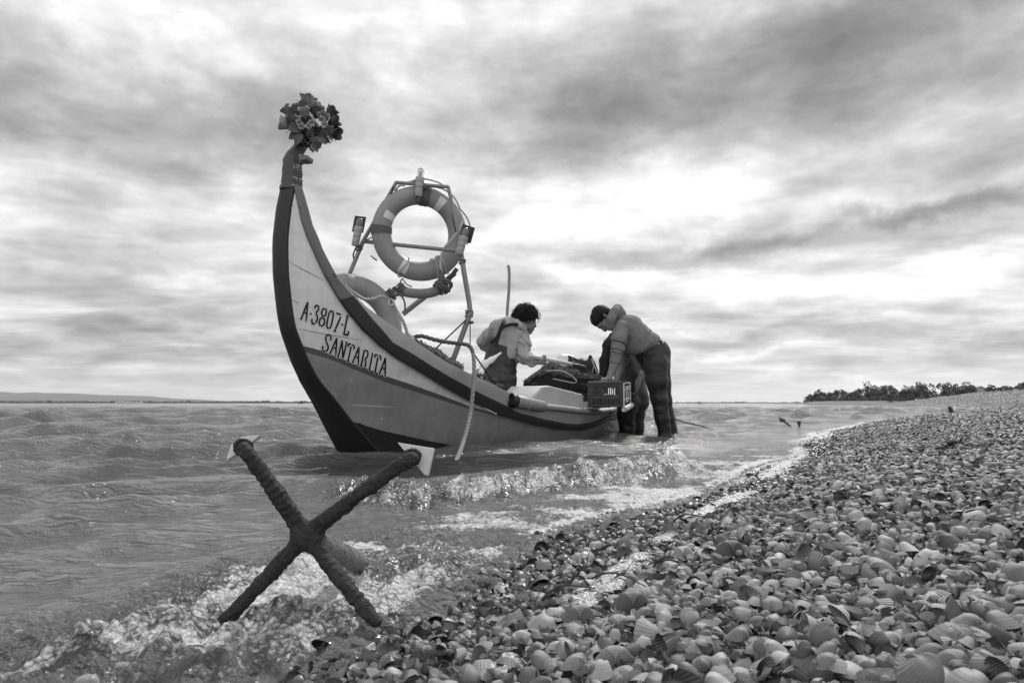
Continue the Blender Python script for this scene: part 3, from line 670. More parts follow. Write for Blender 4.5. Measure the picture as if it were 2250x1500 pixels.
def on_side(px, py):                   # photo point -> point on the planking
    d = ray(px, py)
    def g(lam):
        p = CAM + lam * d; q = p[:2] - BP0; t = q @ BU; return q @ BV - hullB(t, p[2]), t, p[2]
    for lam in np.arange(3, 12, .012):
        if g(lam)[0] <= 0:
            a, b = lam - .012, lam
            for _ in range(14):
                m = (a + b) / 2
                if g(m)[0] <= 0: b = m
                else: a = m
            return np.array(g(b)[1:])
    return None
def out_n(t, z):                       # outward direction of the near side
    e = .03; a = bp(t + e, hullB(t + e, z), z) - bp(t - e, hullB(t - e, z), z); b = bp(t, hullB(t, z + e), z + e) - bp(t, hullB(t, z - e), z - e)
    n = np.cross(a, b); n /= np.linalg.norm(n); return n if n[:2] @ BV > 0 else -n
TEND = 4.5
def line(px, tail):
    tz = [on_side(*q) for q in px]; tz = np.array([q for q in tz if q is not None])
    return np.vstack([tz, tail])
LW_top = line([(663,411),(670,435),(677,461),(686,496),(697,520),(707,548),(727,587),(743,615),(763,637),(787,665),(815,700),(840,728),(858,750),(900,774),(940,799),(980,823),(1040,856),(1096,883),(1139,906),(1192,919),(1240,929),(1269,931),(1304,926),(1336,913)], [(3.7, .235), (TEND, .30)])
LW_bot = line([(645,408),(653,447),(662,487),(673,520),(690,558),(713,608),(740,653),(767,692),(798,728),(836,762),(874,790),(920,816),(970,847),(1030,880),(1096,910),(1120,916),(1176,931),(1224,940),(1272,942),(1304,936),(1330,922)], [(3.7, .18), (TEND, .24)])
L_top = line([(757,628),(800,674),(846,708),(880,730),(920,758),(980,798),(1030,822),(1080,844),(1109,860),(1136,874),(1195,889),(1240,894),(1280,899),(1312,902),(1340,899)], [(3.7, .31), (TEND, .36)])
L_str = line([(664,759),(706,770),(770,796),(848,826),(900,843),(967,867),(1032,892),(1070,903),(1090,910)], np.zeros((0, 2)))
L_str2 = line([(670,773),(724,789),(780,812),(848,840),(900,856),(933,867),(1030,898),(1090,913)], np.zeros((0, 2)))
L_bot = line([(780,924),(800,934),(845,947),(892,957),(950,970),(1000,978),(1042,984),(1100,988)], [(1.6, -.03), (2.2, -.05), (3.2, -.03), (TEND, .05)])
def ntz(a): return np.stack([np.interp(a, np.linspace(0, 1, len(NEAR)), NEAR[:, 0]), np.interp(a, np.linspace(0, 1, len(NEAR)), NEAR[:, 1])], 1)
def stem_line(z0, z1, n=24): z = np.linspace(z0, z1, n); return np.stack([tstem(z), z], 1)
CH_Z = -.16
chine = np.array([(t, CH_Z + .05 * max(0, (t - 3) / 1.5) ** 2) for t in np.linspace(float(tstem(CH_Z)), TEND, 30)])
def lift3(tz, off=0): return np.array([bp(t, hullB(t, z), z) + off * out_n(t, z) for t, z in tz])
def strip(up, lo, n=90, rows=4, off=0):
    """planking between two lines, both resampled along their length"""
    a = resample(up, n); b = resample(lo, n); G = []
    for r in np.linspace(0, 1, rows + 1):
        q = a * (1 - r) + b * r; G.append(lift3(q, off))
    return np.array(G)
def grid_faces(r, c, o=0, fl=False):
    I = np.arange(r * c).reshape(r, c) + o; F = np.stack([I[:-1, :-1], I[:-1, 1:], I[1:, 1:], I[1:, :-1]], -1).reshape(-1, 4)
    return (F[:, ::-1] if fl else F).tolist()
def both_sides(mb, G, mi):
    r, c = G.shape[:2]; mb.add(G.reshape(-1, 3), grid_faces(r, c), mi); mb.add(mir(G).reshape(-1, 3), grid_faces(r, c, 0, True), mi)
paint = dict(var=.3, scale=4, bump=.5, bscale=26, bdist=.003, rough=.5, stretch=(1, 1, 2.2))
M_white = mk('white_paint', .50, wear=(.17, .30, 16), streak=.28, **paint); M_blue = mk('mid_paint', .19, wear=(.30, .22, 20), streak=.3, grime=.35, **paint)
M_band = mk('dark_band_paint', .085, wear=(.03, .42, 9), **paint); M_rim = mk('topside_paint', .29, wear=(.12, .28, 22), **paint)
M_black = mk('black_paint', .022, wear=(.10, .27, 18), **paint); M_tar = mk('bottom_paint', .016, wear=(.07, .3, 14), **paint)
M_strk = mk('dark_stripe_paint', .065, wear=(.2, .25, 14), **paint); M_wood = mk('raw_wood', .20, .7, .35, 8, .6, 40, stretch=(1, 1, .2)); M_in = mk('inside_paint', .28, wear=(.08, .35, 9), **paint)
def split_at(tz, t0): return tz[tz[:, 0] <= t0], tz[tz[:, 0] >= t0]
BOAT = empty('fishing_boat', (float(bp(1.5, 0, 0)[0]), float(bp(1.5, 0, 0)[1]), 0), 'wooden fishing boat with tall curved prow and dark stem grounded in the shallows', 'boat')
bpy.context.view_layer.update()
def build_hull():
    mb = MB()
    z_top = LW_bot[0, 1]; zs = L_str[0, 1]; zb = L_bot[0, 1]
    after = LW_bot[LW_bot[:, 0] > L_str[-1, 0] + .02]
    white_lo = np.vstack([stem_line(z_top, zs), L_str[1:]]); both_sides(mb, strip(LW_bot[LW_bot[:, 0] < L_str[-1, 0]], white_lo, 110, 6), 0)
    s2 = np.vstack([stem_line(zs - .012, L_str2[0, 1], 5), L_str2[1:]])
    both_sides(mb, strip(np.vstack([L_str]), np.vstack([L_str2]), 80, 2), 1)
    up = np.vstack([L_str2, after]); lo = np.vstack([stem_line(L_str2[0, 1], zb), L_bot[1:]]); both_sides(mb, strip(up, lo, 130, 8), 2)
    lo2 = np.vstack([stem_line(zb, CH_Z, 16), chine[1:]]); both_sides(mb, strip(L_bot, lo2, 110, 5), 3)
    # flat bottom and transom
    c3 = lift3(chine); G = np.array([c3, mir(c3)]); mb.add(G.reshape(-1, 3), grid_faces(2, len(c3), 0, True), 3)
    zt = [CH_Z + .05, .05, .18, .24, .30, .36]; T = np.array([[bp(TEND, hullB(TEND, z) * s, z) for s in (1, .33, -.33, -1)] for z in zt]); mb.add(T.reshape(-1, 3), grid_faces(len(zt), 4), 2)
    h = mb.build('hull', [M_white, M_strk, M_blue, M_tar], BOAT); h.data.set_sharp_from_angle(angle=math.radians(25))
    bm = bmesh.new(); bm.from_mesh(h.data); bad = []
    for f in bm.faces:                 # planking faces outwards on both sides
        c_ = np.array(f.calc_center_median()); sd_ = (c_[:2] - BP0) @ BV; n_ = np.array(f.normal)
        if (abs(n_[2]) > .9 and n_[2] > 0) or (abs(n_[2]) <= .9 and (n_[:2] @ BV) * sd_ < 0): bad.append(f)
    bmesh.ops.reverse_faces(bm, faces=bad); bm.to_mesh(h.data); bm.free()
    sm = h.modifiers.new('thick', 'SOLIDIFY'); sm.thickness = .022; sm.offset = -1; sm.material_offset = 0; es = h.modifiers.new('edges', 'EDGE_SPLIT'); es.split_angle = math.radians(32)
    # stem: broad face turning under into the bottom
    z = np.linspace(1.63, CH_Z, 60); mb = MB(); R_ = []
    for zz in z:
        w_ = float(wz(zz)) + .004; t = float(tstem(zz)); R_.append([bp(t + .035, w_ + .003, zz), bp(t - .004, w_ + .003, zz), bp(t - .022, w_ * .55, zz), bp(t - .028, 0, zz), bp(t - .022, -w_ * .55, zz), bp(t - .004, -w_ - .003, zz), bp(t + .035, -w_ - .003, zz)])
    R_ = np.array(R_); mb.add(R_.reshape(-1, 3), grid_faces(len(z), 7)); mb.build('stem', M_black, BOAT)
    # rubbing band (dark wale), proud of the planking
    n = 120; a = resample(LW_top, n); b = resample(LW_bot, n); mb = MB(); s = np.linspace(0, 1, n); th = np.interp(s, [0, .06, .2, 1], [.012, .02, .03, .034])
    ta = []; 
    for i in range(n):
        A, B_ = a[i], b[i]; m_ = (A + B_) / 2
        pa, pb = bp(A[0], hullB(*A), A[1]), bp(B_[0], hullB(*B_), B_[1]); na = out_n(*m_)
        dn = (pb - pa); dn /= np.linalg.norm(dn) + 1e-9
        ta.append([pa - na * .02, pa + na * (th[i] - .006), pa + na * th[i] + dn * .006, (pa + pb) / 2 + na * (th[i] + .003), pb + na * th[i] - dn * .006, pb + na * (th[i] - .006), pb - na * .02])
    G = np.transpose(np.array(ta), (1, 0, 2)); ks = int(np.argmin(np.abs(a[:, 1] - 1.02))); both_sides(mb, G[:, :ks + 1], 1); both_sides(mb, G[:, ks:], 0); wb = mb.build('rubbing_band', [M_band2, M_band], BOAT)
    # topside strake above it
    mb = MB(); n = 80; i0 = LW_top[:, 0] > L_top[0, 0] - .02
    up = L_top; lo = np.vstack([[L_top[0] - (.002, .012)], LW_top[i0]]); G = strip(up, lo, n, 3, .006); Gi = strip(up, lo, n, 3, -.028); both_sides(mb, G, 0); both_sides(mb, Gi[:, ::-1], 0)
    cap_ = np.array([Gi[0], Gi[0] + (0, 0, .008), G[0] + (0, 0, .008), G[0]]); both_sides(mb, cap_, 0); mb.build('topside_strake', [M_rim], BOAT)
    # rolled rail aft
    q = L_top[L_top[:, 0] > 1.14]; P = lift3(resample(q, 60), .012); P[:, 2] -= .012; mb = MB(); mb.tube(P, .026, 10); mb.tube(mir(P), .026, 10); mb.build('rail', mk('worn_rail', .20, .6, .3, 14, .5, 50, wear=(.1, .35, 30)), BOAT)
    # end block where the tall front strake stops
    # decks, thwarts
    mb = MB(); ts = np.linspace(-.28, .78, 20)
    top = [bp(t, hullB(t, z - .10) - .03, z - .09) for t, z in zip(ts, np.interp(ts, L_top[:, 0], L_top[:, 1]))]; G = np.array([top, mir(np.array(top))]); mb.add(G.reshape(-1, 3), grid_faces(2, 20)); mb.build('fore_deck', M_in, BOAT)
    mb = MB(); zf = .02; ts = np.linspace(.3, TEND - .03, 20); fl_ = np.array([bp(t, hullB(t, zf) - .03, zf) for t in ts]); G = np.array([fl_, mir(fl_)]); mb.add(G.reshape(-1, 3), grid_faces(2, 20)); mb.build('floor_boards', M_in, BOAT)
    Rb = np.stack([np.r_[BV, 0], np.r_[BU, 0], [0, 0, 1]], 1)
    for t, z in ((1.72, .325), (3.1, .235)):
        mb = MB(); mb.box(bp(t, 0, z), (2 * hullB(t, z) - .07, .20, .035), Rb, bev=.008); mb.build('thwart', M_wood, BOAT)
    mb = MB(); mb.box(bp(TEND - .03, 0, .26), (.5, .05, .30), Rb, bev=.01); mb.build('motor_pad', M_wood, BOAT)
M_band2 = M_black
def build_prow():
    # wrapped head of the stem
    mb = MB(); sec = []
    zs = np.concatenate([np.linspace(1.62, 1.74, 8), np.linspace(1.78, 1.945, 8)])
    for i, zz in enumerate(zs):
        t = float(tstem(zz)); w_ = np.interp(zz, [1.6, 1.68, 1.95], [.050, .045, .038]) + .002 * math.sin(i * 2.1); dp = np.interp(zz, [1.6, 1.75, 1.95], [.115, .10, .085]); rj = .003 * math.cos(i * 3.3)
        f = t - .036 + rj; sl_ = np.interp(zz, [1.75, 1.95], [0, .03])
        sec.append([bp(f + .02, w_, zz), bp(f + dp, w_ * .97, zz + sl_), bp(f + dp + .012, 0, zz + sl_), bp(f + dp, -w_ * .97, zz + sl_), bp(f + .02, -w_, zz), bp(f, -w_ * .5, zz), bp(f - .006, 0, zz), bp(f, w_ * .5, zz)])
    S = np.array(sec); c = 8; F = []
    for i in range(len(S) - 1):
        for j in range(c): F.append((i * c + j, i * c + (j + 1) % c, (i + 1) * c + (j + 1) % c, (i + 1) * c + j))
    F.append(tuple(range((len(S) - 1) * c, len(S) * c))); F.append(tuple(range(c))[::-1]); mb.add(S.reshape(-1, 3), F)
    M_tape = mk('wrapped_tape', .055, .32, .4, 9, .7, 30, .006, stretch=(1, 1, 7), wear=(.13, .3, 9))
    o = mb.build('stem_wrapping', M_tape, BOAT)
    Rb = np.stack([np.r_[BV, 0], np.r_[BU, 0], [0, 0, 1]], 1); p = at(673, 351, 3.99); mb = MB()
    mb.box(p, (.055, .075, .035), rotm((0, 0, 1), -.35), bev=.008); mb.tube([p + (-.035, .01, -.005), p + (.0, 0, 0)], .024, 8); mb.build('stem_peg', mk('peg_wood', .10, .6, .3, 12, .5, 60), BOAT)
GL = {  # stencil capitals: strokes as (x, y, halfwidth) runs in a 0..1 cell
    'A': [[(.06, 0, .10), (.50, 1, .07)], [(.50, 1, .035), (.88, .12, .035)], [(.86, .0, .09), (.90, .10, .05)], [(.40, .40, .03), (.66, .40, .03)], [(-.06, .03, .045), (.2, .03, .045)]],
    '-': [[(.2, .46, .09), (.8, .46, .09)]],
    '3': [[(.12, .80, .05), (.15, .93, .06), (.4, .985, .06), (.75, .93, .07)], [(.80, .90, .10), (.45, .58, .06)], [(.45, .56, .05), (.78, .45, .09), (.84, .28, .12), (.72, .08, .09)], [(.62, .03, .06), (.3, .0, .06), (.08, .10, .07), (.06, .24, .07)]],
    '8': [[(.44, .53, .05), (.18, .64, .09), (.16, .84, .10), (.40, .985, .06)], [(.54, .985, .06), (.82, .86, .09), (.80, .66, .09), (.54, .53, .05)], [(.42, .49, .05), (.14, .36, .10), (.12, .14, .11), (.40, .01, .06)], [(.54, .01, .06), (.86, .16, .11), (.84, .36, .10), (.54, .49, .05)]],
    '0': [[(.42, .99, .05), (.16, .82, .10), (.12, .5, .12), (.16, .18, .10), (.42, .01, .05)], [(.56, .99, .05), (.82, .82, .10), (.86, .5, .12), (.82, .18, .10), (.56, .01, .05)]],
    '7': [[(.06, .93, .075), (.84, .93, .075)], [(.88, .82, .035), (.44, .12, .05)], [(.42, .10, .09), (.40, .0, .09)], [(.22, .02, .04), (.62, .02, .04)]],
    'L': [[(.26, 1, .10), (.26, .06, .10)], [(.12, .03, .06), (.78, .03, .06)], [(.86, .0, .05), (.92, .26, .05)], [(.08, .98, .04), (.44, .98, .04)]],
    'S': [[(.86, .72, .05), (.84, .92, .06), (.55, 1.0, .06), (.22, .93, .09), (.16, .76, .10), (.34, .58, .10)], [(.36, .56, .10), (.72, .38, .11), (.80, .2, .10), (.62, .03, .07)], [(.54, .0, .06), (.24, .02, .06), (.08, .12, .07), (.06, .28, .06)]],
    'N': [[(.12, 0, .05), (.16, .95, .05)], [(.16, 1, .09), (.80, .04, .12)], [(.84, .12, .045), (.84, 1, .045)], [(-.02, .02, .035), (.26, .02, .035)], [(.70, .98, .035), (.98, .98, .035)]],
    'T': [[(.5, .86, .11), (.5, .04, .11)], [(.02, .96, .055), (.42, .96, .055)], [(.58, .96, .055), (.98, .96, .055)], [(.02, .96, .04), (.0, .76, .04)], [(.98, .96, .04), (1.0, .76, .04)], [(.32, .02, .04), (.68, .02, .04)]],
    'R': [[(.2, 0, .11), (.2, .96, .11)], [(.34, .97, .05), (.66, .95, .07), (.82, .80, .10), (.74, .60, .08), (.52, .50, .05)], [(.54, .48, .06), (.74, .34, .10), (.78, .06, .10)], [(.05, .02, .04), (.36, .02, .04)]],
    'I': [[(.5, .98, .16), (.5, .02, .16)], [(.25, .02, .04), (.75, .02, .04)]]}
def lettering(name, text, widths, BL, BR, TL, TR, mats):
    cells = np.r_[0, np.cumsum(widths)] / sum(widths); mb = MB()
    BL, BR, TL, TR = [np.array(q, float) for q in (BL, BR, TL, TR)]
    def put(x, y, off):
        p = (BL * (1 - x) + BR * x) * (1 - y) + (TL * (1 - x) + TR * x) * y; tz = on_side(*p); return bp(tz[0], hullB(*tz), tz[1]) + out_n(*tz) * off
    for ch, c0, c1 in zip(text, cells[:-1], cells[1:]):
        w_ = (c1 - c0) * .86; asp = np.linalg.norm(BR - BL) * w_ / np.linalg.norm(TL - BL)
        for st in GL[ch]:
            st = np.array(st); q = catmull(st, max(5 * (len(st) - 1), 3)) if len(st) > 2 else np.array([st[0] * (1 - f) + st[1] * f for f in (0, .5, 1)])
            T = np.gradient(q[:, :2], axis=0) * (asp, 1); T /= np.linalg.norm(T, axis=1)[:, None] + 1e-9; N = np.stack([-T[:, 1], T[:, 0]], 1)
            for (wd, off, mi) in ((.035, .0025, 1), (0, .0045, 0)):
                hw = np.maximum(q[:, 2:3] * asp * 1.15, .05) + wd; e = np.zeros_like(q[:, :2])
                if wd: e[0] = -T[0] * wd; e[-1] = T[-1] * wd
                A_ = q[:, :2] + e + N * hw / (asp, 1) * (1, 1); B_ = q[:, :2] + e - N * hw / (asp, 1)
                V = [put(c0 + x * w_, y, off) for x, y in np.vstack([A_, B_])]; n = len(q)
                mb.add(V, [(i, i + 1, n + i + 1, n + i) for i in range(n - 1)], mi)
    return mb.build(name, mats, BOAT, smooth=False)
M_ink = mk('black_lettering', .012, .5, .2, 30, .1); M_halo = mk('pale_letter_edge', .58, .5, .1, 30, .1)
build_hull(); build_prow()
lettering('registration_number', 'A-3807-L', [1, .45, 1, 1, 1, 1, .4, 1], (660, 701), (767, 739), (669, 661), (775, 697), [M_ink, M_halo])
lettering('boat_name', 'SANTARITA', [1.15, 1.1, 1.1, 1, 1.1, 1.1, .65, 1, 1.1], (706, 769), (849, 828), (715, 732), (856, 789), [M_ink, M_halo])

def surf_line(name, px, wd, mat):       # scratch or plank seam lying on the planking
    q = np.array([on_side(*p) for p in catmull([(a, b, 0) for a, b in px], 14)[:, :2]]); A = np.array([bp(t, hullB(t, z), z) + out_n(t, z) * .0025 for t, z in q]); T = np.gradient(A, axis=0); T /= np.linalg.norm(T, axis=1)[:, None]; N = np.cross(T, [out_n(*tz) for tz in q]); w_ = wd * np.sin(np.linspace(.15, 3, 14))[:, None]
    mb = MB(); mb.add(np.vstack([A + N * w_, A - N * w_]), [(i, i + 1, 15 + i, 14 + i) for i in range(13)]); mb.build(name, mat, BOAT)
M_seam = mk('plank_seam', .10, .8, .4, 30, .3); M_scr = mk('bare_scratch', .55, .7, .3, 30, .3)
for px, wd in ((((630, 572), (665, 592), (714, 617)), .0018), (((640, 658), (658, 667)), .0016), (((651, 720), (700, 731), (798, 748)), .0016), (((634, 443), (648, 456)), .0014), (((633, 459), (640, 465)), .0014), (((1036, 868), (1033, 886)), .0012)): surf_line('plank_seam', px, wd, M_seam)
for px, wd in ((((760, 889), (810, 891), (868, 894)), .0022), (((768, 833), (774, 838), (771, 837)), .0015), (((730, 858), (741, 870)), .0014), (((836, 920), (840, 918)), .004), (((938, 838), (946, 840)), .0025), (((868, 760), (872, 758)), .002)): surf_line('paint_scratch', px, wd, M_scr)
# ------------------------------------------------------------------ gear on the boat
M_steel = mk('weathered_pipe', .16, .42, .3, 14, .3, 70, wear=(.05, .3, 30)); M_ring = mk('lifebuoy_shell', .19, .55, .3, 5, .4, 60, .002, wear=(.075, .27, 11), streak=.18); M_ref = mk('reflective_band', .50, .4, .15, 20, .2, 90)
M_rope = mk('pale_rope', .34, .85, .3, 40, .4, 200); M_drope = mk('dark_rope', .075, .85, .4, 40, .5, 200); M_cable = mk('black_cable', .02, .5, .2, 30, .1)
M_lamp = mk('lamp_housing', .26, .45, .2, 20, .2, 60); M_clear = mk('clear_lamp_glass', .85, .08, .05, 20, 0, trans=.85); M_lens = mk('coloured_lamp_glass', .10, .18, .15, 20, .1); M_board = mk('dark_board', .028, .6, .3, 20, .3)
def lash(mb, c, ax, r, rr=.005, turns=4, g=None):
    """a few turns of cord round a member"""
    ax = np.asarray(ax, float); ax /= np.linalg.norm(ax); n = np.cross(ax, (.3, .9, .1)); n /= np.linalg.norm(n); b = np.cross(ax, n); th = np.linspace(0, turns * 2 * math.pi, turns * 14)
    P = np.asarray(c) + np.outer((th / th[-1] - .5) * turns * rr * 1.9, ax) + r * (np.outer(np.cos(th), n) + np.outer(np.sin(th), b)) + .004 * np.stack([np.sin(th * 1.7), np.cos(th * 2.3), np.sin(th * .6)], 1)
    mb.tube(P, rr, 6)
FY = 5.05
def build_frame():
    A = at(870, 402, FY); B = at(985, 411, FY - .03); JL = at(798, 530, FY + .02); JR = at(1012, 552, FY - .05); LB = at(752, 640, FY + .03)
    root = empty('light_frame', tuple(at(905, 560, FY)), 'bent pipe frame with three lamps standing over the bow of the boat', 'lamp frame'); bpy.context.view_layer.update()
    mb = MB(); r = .0165
    mb.tube([LB, JL], r, 10); mb.tube([JL, A], r * .9, 10); mb.tube([A + (-.004, 0, .004), B + (.004, 0, 0)], r * .85, 10); mb.tube([B, at(1012, 535, FY - .05)], r * .8, 10); mb.build('arch_pipe', M_steel, root)
    mb = MB(); mb.tube([JL, JR], r * .95, 10); mb.build('cross_bar', M_steel, root)
    mb = MB(); L_ = catmull([at(1013, 556, FY - .05), at(1020, 600, FY - .05), at(1031, 665, FY - .04), at(1033, 690, FY - .04)], 14); mb.tube(L_, r * 1.15, 10); mb.build('leg', M_steel, root)
    mb = MB(); mb.tube([at(1034, 686, FY - .07), at(992, 800, FY - .05)], r * 1.2, 10); mb.build('leg', M_steel, root)
    mb = MB(); mb.tube([at(1000, 600, FY + .25), at(885, 690, FY + .22)], r * 1.25, 10); mb.build('brace', M_steel, root)
    mb = MB(); lash(mb, at(1031, 690, FY - .055), (0, .1, 1), .024, .007, 4); lash(mb, at(1033, 708, FY - .06), (0, .1, 1), .022, .006, 2); lash(mb, at(1016, 575, FY - .05), (.1, 0, 1), .02, .005, 4); lash(mb, at(790, 545, FY + .02), (.3, 0, 1), .019, .005, 5); mb.build('lashing', M_drope, root)
    # lamps
    def lamp(px0, py0, px1, py1, dY, board, clear):
        a = at(px0, py0, FY + dY - .04); b = at(px1, py1, FY + dY - .04); ax = b - a; L = np.linalg.norm(ax)
        q = lambda f: a + ax * f
        mb = MB(); rr = .030
        mb.tube([q(0), q(.03), q(.30), q(.31)], [rr * .8, rr * .95, rr * .95, rr * .7], 14); mb.tube([q(.31), q(.33), q(.50), q(.52)], [rr * .85, rr * 1.0, rr * 1.0, rr * .8], 14); mb.tube([q(.5), q(.53), q(.66), q(.68)], [rr * 1.08, rr * 1.12, rr * 1.12, rr * .9], 14)
        h = mb.build('lamp', M_lamp, root)
        mb = MB(); mb.tube([q(.66), q(.72), q(.88), q(.95), q(.985), q(1)], [rr * .8, rr * .85, rr * .85, rr * .68, rr * .38, .002], 14); l_ = mb.build('lens', M_clear if clear else M_lens, None)
        l_.parent = h; l_.matrix_parent_inverse = (root.matrix_basis).inverted() if False else Matrix.Identity(4)
        l_.matrix_parent_inverse = h.matrix_parent_inverse
        l_.matrix_parent_inverse = Matrix.Identity(4)
        if board:
            mb = MB(); c = q(.78) + np.array([board * .012, .045, .01]); w_ = .095; T = ax / L; R_ = np.stack([np.cross((0, 1, 0), T), (0, 1, 0), T], 1); mb.box(c, (w_, .008, L * .58), R_ @ rotm((0, 0, 1), board * .25), bev=.002)
            bo = mb.build('backboard', M_board, None); bo.parent = h; bo.matrix_parent_inverse = Matrix.Identity(4)
        if clear:
            mb = MB(); mb.tube([q(.66), q(.80)], .008, 8); mb.tube([q(.80), q(.86)], [.004, .012], 8); f_ = mb.build('filament', M_steel, None); f_.parent = h; f_.matrix_parent_inverse = Matrix.Identity(4)
    lamp(919, 432, 925, 369, 0, 0, True); lamp(780, 540, 792, 479, .03, -1, False); lamp(1008, 560, 1025, 500, -.05, 1, False)
    mb = MB(); mb.tube(catmull([at(864, 410, FY - .02), at(855, 440, FY - .03), at(842, 490, FY - .02), at(826, 515, FY - .02), at(802, 529, FY - .01)], 30), .0045, 6)
    mb.tube(catmull([at(917, 430, FY - .05), at(914, 442, FY - .05), at(921, 446, FY - .05), at(928, 440, FY - .05), at(932, 415, FY - .02), at(975, 410, FY - .03), at(990, 430, FY - .03), at(995, 480, FY - .03), at(1003, 515, FY - .05)], 50), .004, 6)
    mb.tube(catmull([at(784, 540, FY), at(776, 560, FY + .02), at(778, 572, FY + .02), at(771, 600, FY + .02)], 12), .006, 6); mb.build('cable', M_cable, root)
    return root
def torus(R_, r, nu=72, nv=20, ov=1.0):
    u_ = np.linspace(0, 2 * math.pi, nu, endpoint=False); v_ = np.linspace(0, 2 * math.pi, nv, endpoint=False); U_, V_ = np.meshgrid(u_, v_, indexing='ij')
    P = np.stack([(R_ + r * np.cos(V_)) * np.cos(U_), r * ov * np.sin(V_), (R_ + r * np.cos(V_)) * np.sin(U_)], -1); I = np.arange(nu * nv).reshape(nu, nv)
    F = np.stack([I, np.roll(I, -1, 0), np.roll(np.roll(I, -1, 0), -1, 1), np.roll(I, -1, 1)], -1).reshape(-1, 4); return P.reshape(-1, 3), F
def band(R_, r, a0, a1, n=8, nv=20, lift=.003, ov=1.0, v0=0, v1=2 * math.pi):
    u_ = np.linspace(a0, a1, n); v_ = np.linspace(v0, v1, nv); U_, V_ = np.meshgrid(u_, v_, indexing='ij'); rr = r + lift
    P = np.stack([(R_ + rr * np.cos(V_)) * np.cos(U_), rr * ov * np.sin(V_), (R_ + rr * np.cos(V_)) * np.sin(U_)], -1); I = np.arange(n * nv).reshape(n, nv)
    return P.reshape(-1, 3), np.stack([I[:-1, :-1], I[:-1, 1:], I[1:, 1:], I[1:, :-1]], -1).reshape(-1, 4)
def lifebuoy(name, c, Rm, R_, r, bands, lab, lip=0):
    root = empty(name, tuple(c), lab, 'lifebuoy', 'lifebuoys on the boat'); bpy.context.view_layer.update(); Rm = np.asarray(Rm)
    V, F = torus(R_, r, ov=.86); o = mesh_np('ring', V @ Rm.T + c, F, M_ring); weld(o); to_parent(o, root)
    for a in bands:
        w_ = .055 / R_; V, F = band(R_, r, math.radians(a) - w_ * .55, math.radians(a) + w_ * .55, 6, 24, .002, .86, *((0, 2 * math.pi) if not lip else (math.pi * 1.05, math.pi * 1.95))); b = mesh_np('reflective_band', V @ Rm.T + c, F, M_ref); to_parent(b, root)
    return root
